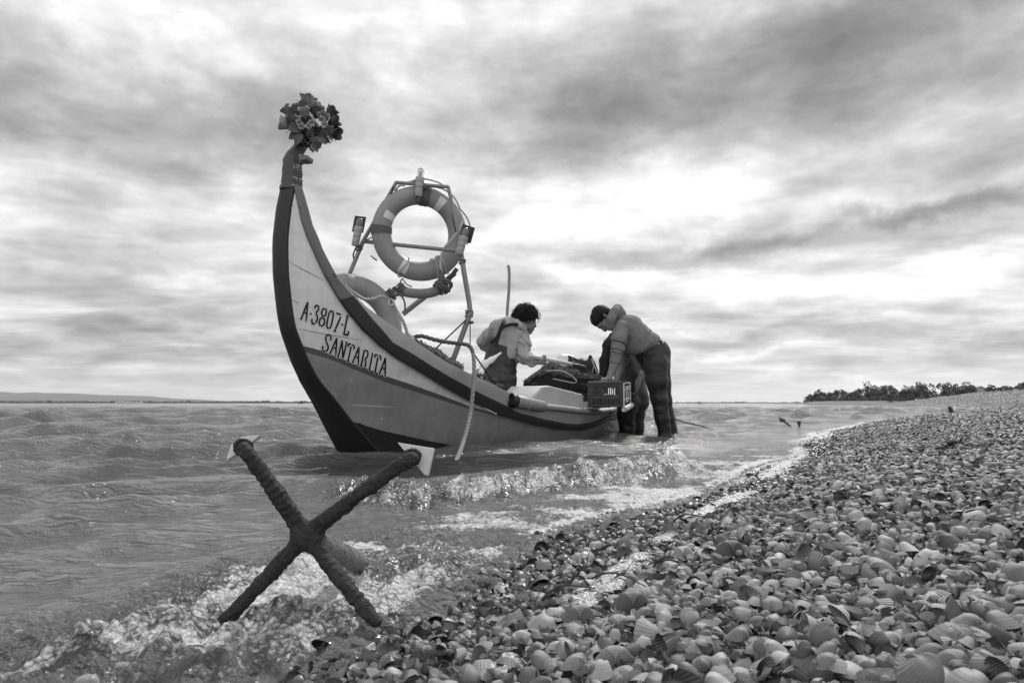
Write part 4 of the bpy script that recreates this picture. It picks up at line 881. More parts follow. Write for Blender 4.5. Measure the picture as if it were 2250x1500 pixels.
def build_buoys():
    c = at(923, 513, FY + .075); Rm = rotm((0, 0, 1), .30) @ rotm((1, 0, 0), .06) @ rotm((0, 1, 0), .08)
    ring = lifebuoy('lifebuoy', c, Rm, .292, .073, (), 'lifebuoy hanging upright inside the pipe frame')
    for a, v0, v1 in ((63, 1.05, 1.62), (161, 1.05, 1.55), (250, 1.0, 1.75)):   # patches on the face
        V, F = band(.292, .073, math.radians(a) - .10, math.radians(a) + .10, 6, 14, .002, .86, math.pi * v0, math.pi * v1); b = mesh_np('reflective_band', V @ Rm.T + c, F, M_ref); to_parent(b, ring)
    # grab line round the rim
    mb = MB(); P = []
    for a in np.linspace(-5, 128, 70):
        s = abs(math.sin(math.radians((a + 5) / 133 * 180 * 3))); rr = .292 + .073 + .006 + .026 * s; P.append(Rm @ np.array([rr * math.cos(math.radians(a)), -.01, rr * math.sin(math.radians(a))]) + c)
    V, F = rope_vf(np.array(P), .0075); mb.add(V, F)
    for a in (250, 300, 312):
        th = np.linspace(0, 2 * math.pi, 30); ca = math.radians(a); P = np.array([Rm @ np.array([(.292 + .081 * math.cos(t)) * math.cos(ca + .05 * math.sin(2 * t)), .072 * math.sin(t), (.292 + .081 * math.cos(t)) * math.sin(ca + .05 * math.sin(2 * t))]) + c for t in th]); mb.tube(P, .005, 6)
    mb.tube(catmull([at(1018, 482, FY - .03), at(1012, 500, FY - .04), at(1000, 517, FY - .05), at(985, 535, FY - .05), at(976, 545, FY - .04), at(970, 560, FY - .04), at(968, 585, FY - .03), at(972, 602, FY - .03)], 30), .0095, 8)
    mb.tube(catmull([at(828, 572, FY), at(820, 566, FY - .02), at(815, 562, FY - .02)], 8), .008, 6)
    mb.tube(catmull([at(868, 420, FY + .01), at(872, 416, FY - .01), at(876, 408, FY - .02), at(888, 408, FY - .01), at(892, 404, FY), at(925, 393, FY), at(960, 400, FY), at(975, 408, FY)], 30), .007, 7)
    mb.build('grab_line', M_rope, ring)
    Mst = mk('strap_webbing', .07, .8, .3, 30, .4, 120)
    for a, lo, hi in ((88, .1, .16), (186, .13, .06)): mb = MB(); V, F = band(.292, .073, math.radians(a) - lo, math.radians(a) + hi, 8, 30, .006, .86); mb.add(V @ Rm.T + c, F.tolist()); mb.build('strap', Mst, ring)
    # second one lying back in the bow
    c2 = at(778, 706, 4.83); Rm2 = rotm((0, 0, 1), .62) @ rotm((1, 0, 0), -.28)
    r2 = lifebuoy('lifebuoy', c2, Rm2, .285, .082, (), 'lifebuoy lying back in the bow behind the painted prow')
    for a in (98, 86):
        V, F = band(.285, .082, math.radians(a) - .012, math.radians(a) + .012, 3, 26, .003, .86); b = mesh_np('seam', V @ Rm2.T + c2, F, M_ring); to_parent(b, r2)
    mb = MB(); V, F = rope_vf(catmull([at(757, 627, 4.40), at(780, 645, 4.5), at(800, 657, 4.62), at(822, 656, 4.66), at(840, 651, 4.68), at(858, 662, 4.68), at(872, 682, 4.7), at(884, 702, 4.7), at(892, 722, 4.72), at(896, 740, 4.74)], 60), .012); mb.add(V, F)
    mb.tube(catmull([at(858, 655, 4.66), at(866, 664, 4.63), at(862, 671, 4.63), at(854, 668, 4.64), at(856, 658, 4.66)], 16), .008, 7); mb.build('grab_line', M_rope, r2)
    mb = MB(); lash(mb, at(860, 645, 4.66), (.6, .2, -.5), .02, .007, 5); lash(mb, at(864, 652, 4.66), (.2, .2, -.8), .014, .006, 4); mb.tube(catmull([at(862, 640, 4.66), at(880, 648, 4.66), at(889, 664, 4.67), at(890, 684, 4.7)], 16), .006, 6); mb.build('lashing', M_drope, r2)
def build_roll():
    P = catmull([at(874, 634, FY - .10), at(890, 641, FY - .10), at(920, 645, FY - .11), at(950, 642, FY - .12), at(978, 630, FY - .12)], 60); L = np.arange(60)
    root = empty('rope_bound_roll', tuple(P[30]), 'cloth roll bound with cord slung below the upright lifebuoy', 'rolled fender'); bpy.context.view_layer.update()
    r = .036 + .0015 * np.sin(L * 2.2) - .012 * np.exp(-((L - 3) / 3.) ** 2) ; mb = MB(); mb.tube(P, r, 16); mb.build('roll', mk('coarse_cloth', .15, .9, .3, 30, .9, 160, .004), root)
    mb = MB(); lash(mb, at(974, 632, FY - .12), (.9, 0, .3), .046, .0065, 6); lash(mb, at(968, 630, FY - .13), (.5, .1, .8), .05, .006, 4); lash(mb, at(980, 626, FY - .13), (.2, .6, .8), .042, .006, 4); lash(mb, at(974, 632, FY - .12), (.4, .2, .5), .047, .006, 3)
    for i in range(7): a = (i - 3) * 3; mb.tube(catmull([at(968 + a, 622, FY - .14), at(972 + a * .4, 600 + i, FY - .13), at(966 + a * .2, 592, FY - .12)], 8), .005, 5)
    mb.build('cord', M_drope, root); mb = MB(); lash(mb, at(880, 636, FY - .10), (.7, .1, -.6), .04, .006, 6)
    mb.tube(catmull([at(872, 636, FY - .1), at(866, 631, FY - .1), at(860, 640, FY - .12)], 8), .008, 6)
    mb.tube(catmull([at(880, 622, FY - .08), at(884, 612, FY - .1), at(893, 624, FY - .1), at(905, 630, FY - .1)], 12), .005, 6); mb.build('cord', M_drope, root)
    mb = MB(); mb.box(at(991, 608, FY - .1), (.03, .012, .15), rotm((0, 1, 0), .62), bev=.002); mb.build('tally_board', M_board, root)
def thing_rope(name, P, r, mat, lab, cat, laid=True):
    mb = MB(); V, F = rope_vf(np.asarray(P), r) if laid else tube_vf(P, r, 8); mb.add(V, F); mb.mi = [int(isinstance(mat, list) and V[f[0]][2] > .70) for f in F]; o = mb.build(name, mat); return tag(o, lab, cat)
def build_ropes():
    a = catmull([at(893, 738, 4.72), at(905, 742, 4.73), at(925, 738, 4.72), at(955, 746, 4.74), at(985, 752, 4.78), at(1010, 755, 4.86), at(1026, 757, 4.86), at(1036, 766, 4.85), at(1041, 785, 4.8), at(1042, 820, 4.74), at(1040, 850, 4.70), at(1037, 880, 4.66), at(1034, 905, 4.62), at(1027, 940, 4.5), at(1017, 975, 4.35), at(1008, 1000, 4.2), at(998, 1022, 4.08)], 160)
    thing_rope('mooring_rope', a, .0155, [M_rope2, M_drope], 'thick laid rope hanging from the bow past the hull side into the water', 'rope')
    b = catmull([at(890, 735, 4.71), at(896, 745, 4.66), at(895, 757, 4.63), at(903, 760, 4.62), at(908, 752, 4.63), at(906, 742, 4.66), at(899, 736, 4.68)], 50)
    thing_rope('rope_loop', b, .012, M_rope, 'small pale rope loop hanging over the topside strake below the lying lifebuoy', 'rope')
    mb = MB(); mb.tube([at(1030, 697, FY - .07), at(955, 768, 4.84)], .0055, 6); mb.tube([at(1033, 708, FY - .07), at(1033, 760, FY - .1)], .004, 6); mb.tube([at(1042, 778, FY - .12), at(1092, 852, 5.45)], .0055, 6); tag(mb.build('guy_line', M_cable), 'thin dark guy lines tied to the right leg of the pipe frame', 'cord')
    # frayed mat over the strake
    g = np.random.default_rng(3); mb = MB(); base = catmull([at(908, 748, 4.72), at(935, 768, 4.76), at(962, 778, 4.8), at(985, 795, 4.86), at(1012, 808, 4.95)], 60)
    for i in range(420):
        f = g.random(); p = base[int(f * 59)] + g.normal(0, .012, 3); L = g.uniform(.03, .10) * (1.1 if .3 < f < .55 else .7); d = np.array([g.normal(-.1, .35), -.35 + g.normal(0, .25), -1 + g.normal(0, .3)]); d /= np.linalg.norm(d)
        mb.tube([p + (0, -.01, .012), p + d * L * .5 + g.normal(0, .006, 3), p + d * L], [.0035, .003, .0012], 4)
    for i in range(5): mb.tube(base + np.array([0, -.01 - .006 * i, .012 * (i % 3)]) + g.normal(0, .006, base.shape), .010, 6)
    tag(mb.build('frayed_mat', mk('frayed_fibre', .13, .9, .5, 30, .4, 120)), 'frayed rope mat draped over the gunwale beside the frame leg', 'rope mat')
    P = at(1117, 700, 7.3); mb = MB(); mb.tube(catmull([at(1117, 583, 7.3), at(1119, 600, 7.3), at(1118, 640, 7.3), at(1114, 700, 7.3), at(1112, 830, 7.3), at(1112, 905, 7.3)], 30), [.0165] * 30, 8); tag(mb.build('standing_pole', M_steel), 'thin crooked pole standing up behind the man in the boat', 'pole')
M_rope2 = mk('weathered_rope', .17, .85, .35, 30, .5, 160)
def build_stern_gear():
    Rb = np.stack([np.r_[BV, 0], np.r_[BU, 0], [0, 0, 1]], 1)
    # pale moulded box on the rail
    pts = {'a': (1158, 874), 'b': (1184, 846), 'c': (1200, 845), 'd': (1280, 866), 'e': (1283, 898)}
    def onrail(px, py, off=.0):
        d = ray(px, py)
        for lam in np.arange(4, 12, .01):
            p = CAM + lam * d; q = p[:2] - BP0; t = q @ BU
            if q @ BV <= hullB(t, .33) - off: return p
    front = [onrail(*q, .03) for q in ((1160, 876), (1187, 848), (1204, 847), (1279, 866), (1283, 899), (1200, 889))]
    tin = np.r_[-BV, 0] * .30 + np.r_[BU, 0] * .06; mb = MB(); n = len(front); F0 = np.array(front); Fm = F0 + np.r_[-BV, 0] * .0
    inner = F0 + tin; c = F0.mean(0); f2 = c + (F0 - c) * .93 + np.r_[BV, 0] * .018
    V = np.vstack([f2, F0, inner]); F = [tuple(range(n))]
    for k in (0, 1):
        for i in range(n): F.append((k * n + i, (k + 1) * n + i, (k + 1) * n + (i + 1) % n, k * n + (i + 1) % n))
    F.append(tuple(range(2 * n, 3 * n))[::-1]); mb.add(V, F); o = mb.build('moulded_box', mk('stained_moulding', .33, .6, .22, 9, .6, 40, wear=(.14, .33, 26))); bv = o.modifiers.new('b', 'BEVEL'); bv.width = .012; bv.segments = 3; bv.limit_method = 'ANGLE'
    tag(o, 'pale stained wedge shaped box standing on the rail of the boat', 'box')
    # roller along the rail
    mb = MB(); a = onrail(1128, 880, -.035); b = onrail(1194, 893, -.035); ax = b - a; mb.tube([a, a + ax * .02, a + ax * .98, b], [.045, .05, .046, .040], 18); root = mb.build('fender_roll', mk('fender_rubber', .17, .5, .3, 9, .4, 50, wear=(.06, .35, 18), stretch=(1, 1, 3)))
    tag(root, 'grey tube fender lashed along the rail in front of the pale box', 'fender')
    mb = MB(); e = a - ax * .10; mb.tube([e, a - ax * .02, a + ax * .04], [.040, .058, .055], 14); mb.tube(catmull([e + (0, 0, .02), e + ax * .05 + (0, -.04, .05), a + ax * .02 + (0, -.055, .03)], 10), .011, 6); o = mb.build('wrapped_end', M_tar); to_parent(o, root)
    mb = MB(); lash(mb, a + ax * .42, ax, .0485, .0025, 2); o = mb.build('cord', M_rope); to_parent(o, root)
    # long thwart pole / oar shaft lying across
    # crates
    def crate(name, corner, ex, ey, ez, mat, lab, nsl, mid=True, full=True):
        """slatted crate: corner = lower near-left, ex/ey/ez edge vectors"""
        corner = np.asarray(corner, float); c = corner + (ex + ey + ez) / 2; root = empty(name, tuple(corner + (ex + ey) / 2), lab, 'crate'); bpy.context.view_layer.update()
        X, Y, Z = [v_ / np.linalg.norm(v_) for v_ in (ex, ey, ez)]; R_ = np.stack([X, Y, Z], 1); lx, ly, lz = [np.linalg.norm(v_) for v_ in (ex, ey, ez)]; P = lambda a, b, d: corner + ex * a + ey * b + ez * d
        t = .012
        for nm, b in (('front_side', 0), ('back_side', 1)):
            mb = MB(); mb.box(P(.5, b, .93), (lx, t * 1.6, lz * .14), R_, bev=.003); mb.box(P(.5, b, .05), (lx, t, lz * .10), R_, bev=.003); mb.box(P(.5, b, .40), (lx * .98, t * .8, lz * .07), R_)
            for a in (.06, .94): mb.box(P(a, b, .5), (lx * .12, t * 1.2, lz), R_, bev=.003)
            for i in range(nsl): mb.box(P(.13 + .74 * (i + .5) / nsl, b, .5), (lx * .74 / nsl * .48, t * .7, lz * .9), R_)
            mb.build(nm, mat, root)
        for nm, a in (('end_side', 0), ('end_side', 1)):
            if a == 1 and not full: continue
            mb = MB(); mb.box(P(a, .5, .93), (t * 1.6, ly, lz * .14), R_, bev=.003); mb.box(P(a, .5, .05), (t, ly, lz * .1), R_); mb.box(P(a, .5, .5), (t * .8, ly, lz * .06), R_)
            for i in range(6): mb.box(P(a, .08 + .84 * (i + .5) / 6, .5), (t * .7, ly * .05, lz), R_)
            mb.build(nm, mat, root)
        mb = MB(); mb.box(P(.5, .5, .02), (lx, ly, .01), R_); mb.build('crate_floor', mat, root)
        return root, P, R_
    z = np.array([0, 0, 1.])
    C0 = at(1292, 894, 6.30); C1 = at(1371, 899, 6.12); ex = C1 - C0; ex[2] = .0; ey = np.array([.135, .42, .02]); ez = np.array([0, 0, at(1371, 846, 6.12)[2] - C1[2]])
    Mg = mk('grey_crate_plastic', .06, .5, .2, 14, .3, 60, wear=(.08, .3, 24)); Mw = mk('pale_bars', .45, .5, .12, 20, .2)
    root, P, R_ = crate('shell_crate', C0, ex, ey, ez, Mg, 'grey plastic crate of cockles held over the gunwale with an open barred end', 13, full=False)
    mb = MB()
    for b in (0, .93): mb.tube([P(1, b, 0), P(1, b, 1)], .0075, 6)
    for d in (.3, .72, .98): mb.tube([P(1, 0, d), P(1, .93, d)], .0055, 6)
    for b, d0, d1 in ((.33, .18, .82), (.6, .3, .8), (.45, .72, .86)): mb.tube([P(1, b, d0), P(1, b, d1)], .0055, 6)
    mb.tube([P(1, .25, .82), P(1, .78, .84)], .0055, 6); mb.tube([P(1, .33, .18), P(1, .6, .24)], .005, 6); mb.build('open_end', Mw, root)
    mb = MB(); a = P(1.0, -.05, -.10); b = P(1.0, 1.12, -.03); A_ = np.array([a, a + (b - a) * .02, b]); mb.tube(A_, [.024, .026, .026], 14, cap=False); mb.tube(A_ + 0, [.018, .019, .019], 14, cap=True); mb.build('roller_tube', Mw, root)
    mb = MB(); mb.tube([P(.02, 0, 1.02), P(.96, 0, 1.02)], .017, 10); mb.tube([P(.02, 1, 1.02), P(.9, 1, 1.02)], .015, 10); mb.build('handle_bar', Mg, root)
    g = np.random.default_rng(8)
    def heap(P, n, zf, sc, name, lab, ks=SM):
        Vs = []; Fs = []; U = []; T = []; off = 0; V0, F0, u0 = shell_shape(9, 5, rib=0, hgt=.45)
        for i in range(n):
            a, b = g.uniform(.03, .97, 2); p = P(a, b, 0) + z * (g.uniform(.015, 1) * zf(a, b)); R1 = rotm((0, 0, 1), g.uniform(0, 6)) @ rotm((1, 0, 0), g.uniform(0, 3.1)); Vs.append(V0 @ R1.T * g.uniform(.8, 1.25) * sc + p); Fs.append(F0 + off); off += len(V0); U.append(u0); T += [g.random()] * len(V0)
        o = mesh_np(name, np.concatenate(Vs), np.concatenate(Fs), ks, uv=np.concatenate(U), attr={'tone': T, 'wet': np.ones(len(T)) * .8}); return tag(o, lab, None, None, 'stuff')
    heap(P, 300, lambda a, b: .09, .032, 'cockle_catch', 'wet cockles lying in the grey crate')
    mb = MB()
    for i in range(46):
        f = g.random() ** .7; p = at(1333 + f * 10 + g.normal(0, 6), 900 + 60 * g.random(), 6.25 + g.normal(0, .06)); mb.ball(p, g.uniform(.004, .011) * np.array([1, 1, .7]), 6)
    tag(mb.build('falling_grit', M_tar), 'dark grit and bits washing out under the grey crate', None, None, 'stuff')
    D0 = at(1168, 880, 6.75); D1 = at(1318, 892, 6.75); ex2 = D1 - D0; ex2[2] = -.01; ez2 = np.array([0, 0, at(1168, 840, 6.75)[2] - D0[2]])
    Md = mk('dark_crate_plastic', .055, .5, .3, 14, .3, 60); r2, P2, _ = crate('net_crate', D0, ex2, np.array([.1, .40, 0]), ez2, Md, 'long dark slatted crate under the heap of netting', 22)
    # netting heap
    hz = lambda a, b: (.055 + .13 * math.exp(-((a - .22) / .17) ** 2) + .085 * math.exp(-((a - .55) / .25) ** 2) + .03 * math.exp(-((a - .85) / .15) ** 2)) * (1 - .5 * (2 * b - 1) ** 2)
    mb = MB(); na, nb = 60, 16; G = np.zeros((na, nb, 3))
    for i in range(na):
        for j in range(nb):
            a = -.16 + 1.2 * i / (na - 1); b = -.06 + 1.12 * j / (nb - 1); h_ = hz(a, b) if a > -.02 else max(.04 + (a + .02) * .25, -.0); G[i, j] = P2(a, b, .93) + z * (h_ + .03 * fbm(np.array([a * 16.]), np.array([b * 9.]), 3)[0] - (.10 if j in (0, nb - 1) else 0) - (.12 if a < -.12 else 0))
    mb.add(G.reshape(-1, 3), grid_faces(na, nb)); net = mb.build('netting_heap', mk('net_mass', .022, .9, .6, 60, 1, 130, .01)); tag(net, 'heap of dark fishing net piled on the long slatted crate', 'fishing net')
    mb = MB()
    for i in range(520):
        a0 = g.uniform(-.12, 1.0); b0 = g.uniform(-.02, .7); P_ = []
        for q in range(6):
            a = a0 + g.normal(0, .035) + q * .012; b = b0 + g.normal(0, .06); P_.append(P2(a, b, .93) + z * (hz(min(max(a, 0), 1), min(max(b, 0), 1)) * (1 if a > -.02 else .3) + g.uniform(-.01, .036)))
        mb.tube(catmull(P_, 14), g.uniform(.0022, .0048), 4)
    o = mb.build('net_strands', mk('net_twine', .085, .8, .6, 40, .3)); to_parent(o, net)
    mb = MB(); mb.tube(catmull([at(1200, 815, 6.72), at(1230, 814, 6.7), at(1250, 822, 6.68), at(1266, 835, 6.66), at(1262, 841, 6.65), at(1240, 837, 6.66), at(1215, 832, 6.68)], 50), .006, 7); tag(mb.build('cord_loop', M_rope), 'pale loop of cord lying on top of the netting heap', 'cord')
    mb = MB()
    for i in range(90):
        f = g.random(); p = at(1046 + 48 * f, 823 + 26 * f, 5.55) + g.normal(0, .012, 3); q = p + g.normal(0, .03, 3); mb.tube(catmull([p, (p + q) / 2 + g.normal(0, .012, 3), q], 6), .005, 4)
    tag(mb.build('weed_tangle', M_drope), 'tangle of dark rope ends on the gunwale beside the white bag', 'rope tangle')
    # outboard
    OY = 7.55; root = empty('outboard_motor', tuple(at(1245, 880, OY)), 'outboard motor with pale cowl behind the netting heap', 'outboard motor'); bpy.context.view_layer.update()
    s = SDF(.05); s.cap(at(1232, 802, OY), at(1252, 802, OY + .08), .085, .085, flat=None); s.cap(at(1233, 830, OY), at(1254, 832, OY + .08), .088, .09); s.cap(at(1235, 786, OY + .02), at(1258, 788, OY + .1), .045, .042)
    Mc = mk('motor_cowl', .52, .35, .1, 8, .1, 40); s.build('cowl', Mc, .012, parent=root)
    mb = MB(); R_ = rotm((0, 0, 1), -.3); mb.box(at(1236, 816, OY - .10), (.09, .03, .05), R_, bev=.008); mb.build('cowl_grille', M_board, root)
    mb = MB(); mb.box(at(1246, 872, OY + .05), (.13, .16, .30), R_, bev=.03); mb.tube([at(1246, 890, OY + .05), at(1246, 960, OY + .05)], [.06, .05], 10); mb.build('leg_housing', mk('motor_leg', .07, .5, .2, 20, .2), root)
    # dark bag with two peaks
    BY = 6.95; s = SDF(.035); s.chain([(at(1252, 782, BY), .012), (at(1258, 812, BY), .06), (at(1275, 838, BY), .12)]); s.chain([(at(1250, 783, BY + .05), .012), (at(1285, 800, BY), .03), (at(1295, 802, BY), .03), (at(1297, 782, BY), .013)]); s.chain([(at(1297, 784, BY), .016), (at(1298, 805, BY), .036), (at(1298, 845, BY), .07)]); s.cap(at(1270, 812, BY), at(1280, 845, BY), .07, .10)
    s.chain([(at(1300, 795, BY), .012), (at(1308, 815, BY), .02), (at(1316, 842, BY), .035)])
    o = s.build('net_bag', mk('dark_canvas', .034, .8, .5, 12, .9, 40, .012), .011, warp=lambda x, y, z_: .010 * fbm(x * 14, z_ * 14, 3, y * 14)); tag(o, 'dark sagging bag with two pointed peaks beside the outboard motor', 'bag')
    mb = MB(); mb.tube([at(1277, 787, BY + .2), at(1277, 800, BY + .2)], .02, 10); mb.tube(catmull([at(1300, 788, BY - .02), at(1306, 805, BY - .05), at(1313, 820, BY - .06), at(1317, 834, BY - .06), at(1318, 846, BY - .06)], 16), .008, 6); mb.tube([at(1304, 806, BY - .08), at(1294, 846, BY - .1)], .004, 5); o = mb.build('bag_cord', M_rope); to_parent(o, bpy.data.objects['net_bag'])
    # rake / shovel the man works with
    a = at(1160, 781, 6.02); b = at(1256, 800, 6.45); mb = MB(); mb.tube([a, a * .4 + b * .6, b], [.017, .018, .019], 10); o = mb.build('shovel', mk('ash_handle', .38, .55, .25, 9, .3, 60, stretch=(1, .3, 1))); tag(o, 'long pale handled shovel held over the netting by the man in the boat', 'shovel')
    ax = (b - a) / np.linalg.norm(b - a); mb = MB(); q = [b - ax * .03, b + ax * .05, b + ax * .13 - z * .01, b + ax * .20 - z * .045]; mb.tube(q, [.022, .05, .075, .05], 10, flat=.25, up=(0, 0, 1)); bl = mb.build('blade', mk('worn_blade', .12, .5, .4, 20, .4, metal=.4)); to_parent(bl, o)
    # white bag tied at the neck
    WY = 5.72; s = SDF(.02); s.cap(at(1049, 815, WY), at(1056, 818, WY), .032, .030); s.cap(at(1039, 822, WY), at(1046, 824, WY), .022, .02); s.chain([(at(1056, 812, WY), .026), (at(1064, 800, WY), .03), (at(1080, 790, WY), .022), (at(1098, 777, WY), .008), (at(1101, 774, WY), .007)], flat=((0, 1, 0), 1.6))
    tag(s.build('white_bag', mk('thin_white_plastic', .72, .35, .1, 14, .5, 40, .006), .007, warp=lambda x, y, z_: .004 * fbm(x * 30, z_ * 30, 3, y * 30)), 'thin white plastic bag with a twisted neck on the gunwale', 'bag')
build_frame(); build_buoys(); build_roll(); build_ropes(); build_stern_gear()
# ------------------------------------------------------------------ flowers on the prow
def build_flowers():
    g = np.random.default_rng(4); c = at(681, 283, 4.03); root = empty('flower_bunch', tuple(at(668, 330, 4.02)), 'bunch of roses and leaves tied to the tip of the prow', 'flowers'); bpy.context.view_layer.update()
    Mr = [mk('rose_petal_' + n, v, .6, .3, 30, .3, 90) for n, v in (('mid', .15), ('dark', .075), ('pale', .26))]; Ml = mk('rose_leaf', .055, .5, .35, 30, .3, 90); Mf = mk('filler_bloom', .42, .7, .3, 40, .5, 120)
    px = lambda x, y, d=0: at(676 + (x - 690) / 9.375 * .86, 270 + (y - 650) / 9.375 * .90, 4.03 + d)
    def rose(p, d, s, m):
        d = np.asarray(d, float); d /= np.linalg.norm(d); T, N, B = frames(np.array([p, p + d]), (.2, -.3, .9) if abs(d[2]) < .9 else (1, 0, 0)); R_ = np.stack([N[0], B[0], d], 1); mb = MB()
        for ring, (nr, r0, r1, hh, fl) in enumerate(((3, .20, .16, 1.0, .0), (4, .34, .34, 1.0, .06), (5, .46, .52, .98, .16))):
            for i in range(nr):
                a0 = 2 * math.pi * (i / nr) + ring * .7 + g.normal(0, .15); wd = 2 * math.pi / nr * .72; V = []; na, nh = 7, 7
                for u_ in np.linspace(-1, 1, na):
                    for h_ in np.linspace(0, 1, nh):
                        a = a0 + u_ * wd * (.45 + .55 * math.sin(math.pi * min(h_ * .8 + .12, 1))); rr = r0 * math.sin(math.pi * .5 * min(h_ * 1.8 + .1, 1)) + (r1 - r0) * h_ + fl * max(h_ - .7, 0) * 3 * (1 - .4 * abs(u_)); zz = hh * h_ * (1 - .16 * abs(u_) ** 2) - .05 * max(h_ - .85, 0) * 10 * fl
                        V.append((rr * math.cos(a), rr * math.sin(a), zz))
                mb.add(np.array(V) * s @ R_.T + p, grid_faces(na, nh))
        mb.tube([p - d * s * .15, p + d * s * .12], [s * .12, s * .3], 7); mb.build('rose', m, root)
    for (x, y, d, s, k, dv) in ((660, 250, -.02, .062, 0, (.1, -.3, 1)), (640, 380, -.03, .06, 0, (.0, -.5, .9)), (730, 370, -.02, .06, 2, (.3, -.5, .8)), (330, 470, -.03, .062, 0, (-.7, -.4, .7)), (480, 450, -.06, .058, 0, (-.2, -.6, .8)), (890, 520, -.06, .064, 1, (.15, -.5, .9)), (1170, 480, -.01, .06, 1, (.7, -.3, .6)), (1210, 660, -.01, .06, 1, (.9, -.2, .3)), (1190, 850, -.02, .07, 1, (.9, -.3, -.25)), (640, 520, -.09, .055, 2, (0, -.8, .6)), (290, 700, -.02, .066, 2, (-.9, -.3, .1)), (380, 610, -.06, .05, 0, (-.5, -.7, .3)), (1050, 620, -.06, .055, 2, (.3, -.8, .3)), (700, 250, .1, .06, 0, (.2, .3, 1)), (860, 420, .09, .06, 0, (.2, .5, .8)), (450, 520, .1, .06, 0, (-.5, .5, .6)), (1000, 760, .09, .06, 1, (.7, .5, .1)), (560, 720, .10, .06, 1, (-.4, .7, 0))):
        rose(px(x, y, d), dv, s * 1.08, Mr[k])
    def bloom(p, s):
        mb = MB()
        for i in range(46):
            d = g.normal(0, 1, 3); d[1] -= .8; d /= np.linalg.norm(d); e = g.normal(0, 1, 3); e = np.cross(d, e); e /= np.linalg.norm(e); q = p + d * s * g.uniform(.5, 1); mb.add([q - e * s * .22 - d * s * .3, q + e * s * .22 - d * s * .3, q + e * s * .26 + d * s * .2, q - e * s * .2 + d * s * .25], [(0, 1, 2, 3)])
        mb.build('filler_flower', Mf, root, smooth=False)
    for x, y in ((490, 640), (800, 650), (1040, 560), (1090, 690), (700, 720), (550, 740)): bloom(px(x, y, -.11), .021)
    def leaf(p, d, s, m=Ml, w_=.42):
        d = np.asarray(d, float); d /= np.linalg.norm(d); sd_ = np.cross(d, (g.normal(0, .4), -1, g.normal(0, .4))); sd_ /= np.linalg.norm(sd_); n_ = np.cross(sd_, d); V = []
        for t in np.linspace(0, 1, 8):
            ww = w_ * s * math.sin(math.pi * t ** .75) ** .9 * (1 if t < 1 else 0); cz = -.22 * s * t * t
            for u_ in (-1, -.5, 0, .5, 1): V.append(p + d * s * t + sd_ * ww * u_ + n_ * (cz + .25 * abs(u_) * ww))
        mb = MB(); mb.add(V, grid_faces(8, 5)); mb.build('leaf', m, root)
    for (x, y, dx, dz, s) in ((520, 850, -.9, -.5, .13), (560, 800, -1, -.1, .12), (560, 900, -.6, -1, .13), (650, 900, -.15, -1, .11), (720, 900, 0, -1, .12), (880, 950, .25, -1, .13), (960, 900, .8, -.8, .13), (930, 1000, 1, -.6, .10), (800, 1100, .5, -1, .10), (760, 1120, .2, -1, .09), (640, 1000, -.8, -.5, .09), (600, 950, -1, -.7, .14), (850, 860, 1, -.2, .12), (480, 780, -1, .3, .10), (1010, 820, 1, -.4, .11), (760, 780, .1, -1, .13), (640, 780, -.3, -1, .13), (900, 1080, .7, -1, .08)):
        leaf(px(x, y, -.05 + g.normal(0, .03)), (dx, -.25 + g.normal(0, .2), dz), s * .66, Ml if g.random() < .75 else Mr[0], g.uniform(.26, .42))
    mb = MB()
    for i in range(26):
        a = g.uniform(-1, 1); mb.tube([px(690 + a * 60, 1190, g.normal(0, .02)), px(690 + a * 260, 900 + 100 * abs(a), g.normal(0, .06))], [.006, .004], 5)
    mb.ball(px(690, 800, .03), (.075, .07, .09), 10); mb.build('stems', mk('dark_stems', .02, .7, .4, 20, .4), root)
    mb = MB()
    for (x, y) in ((890, 350), (930, 340), (1260, 560), (1290, 590), (250, 570), (240, 830), (1240, 1010), (1280, 1040), (1290, 1000), (610, 410), (720, 420)):
        p0 = px(x, y); q = px(x * .8 + 690 * .2, y * .8 + 750 * .2); mb.tube([q, p0], .0018, 4)
        for i in range(7): e = p0 + g.normal(0, .012, 3); mb.tube([p0 - (p0 - q) * .1, e], .0012, 3); mb.ball(e, .0042, 5)
    mb.build('sprig', mk('sprig_bud', .2, .7, .5, 50, .2), root)
build_flowers()
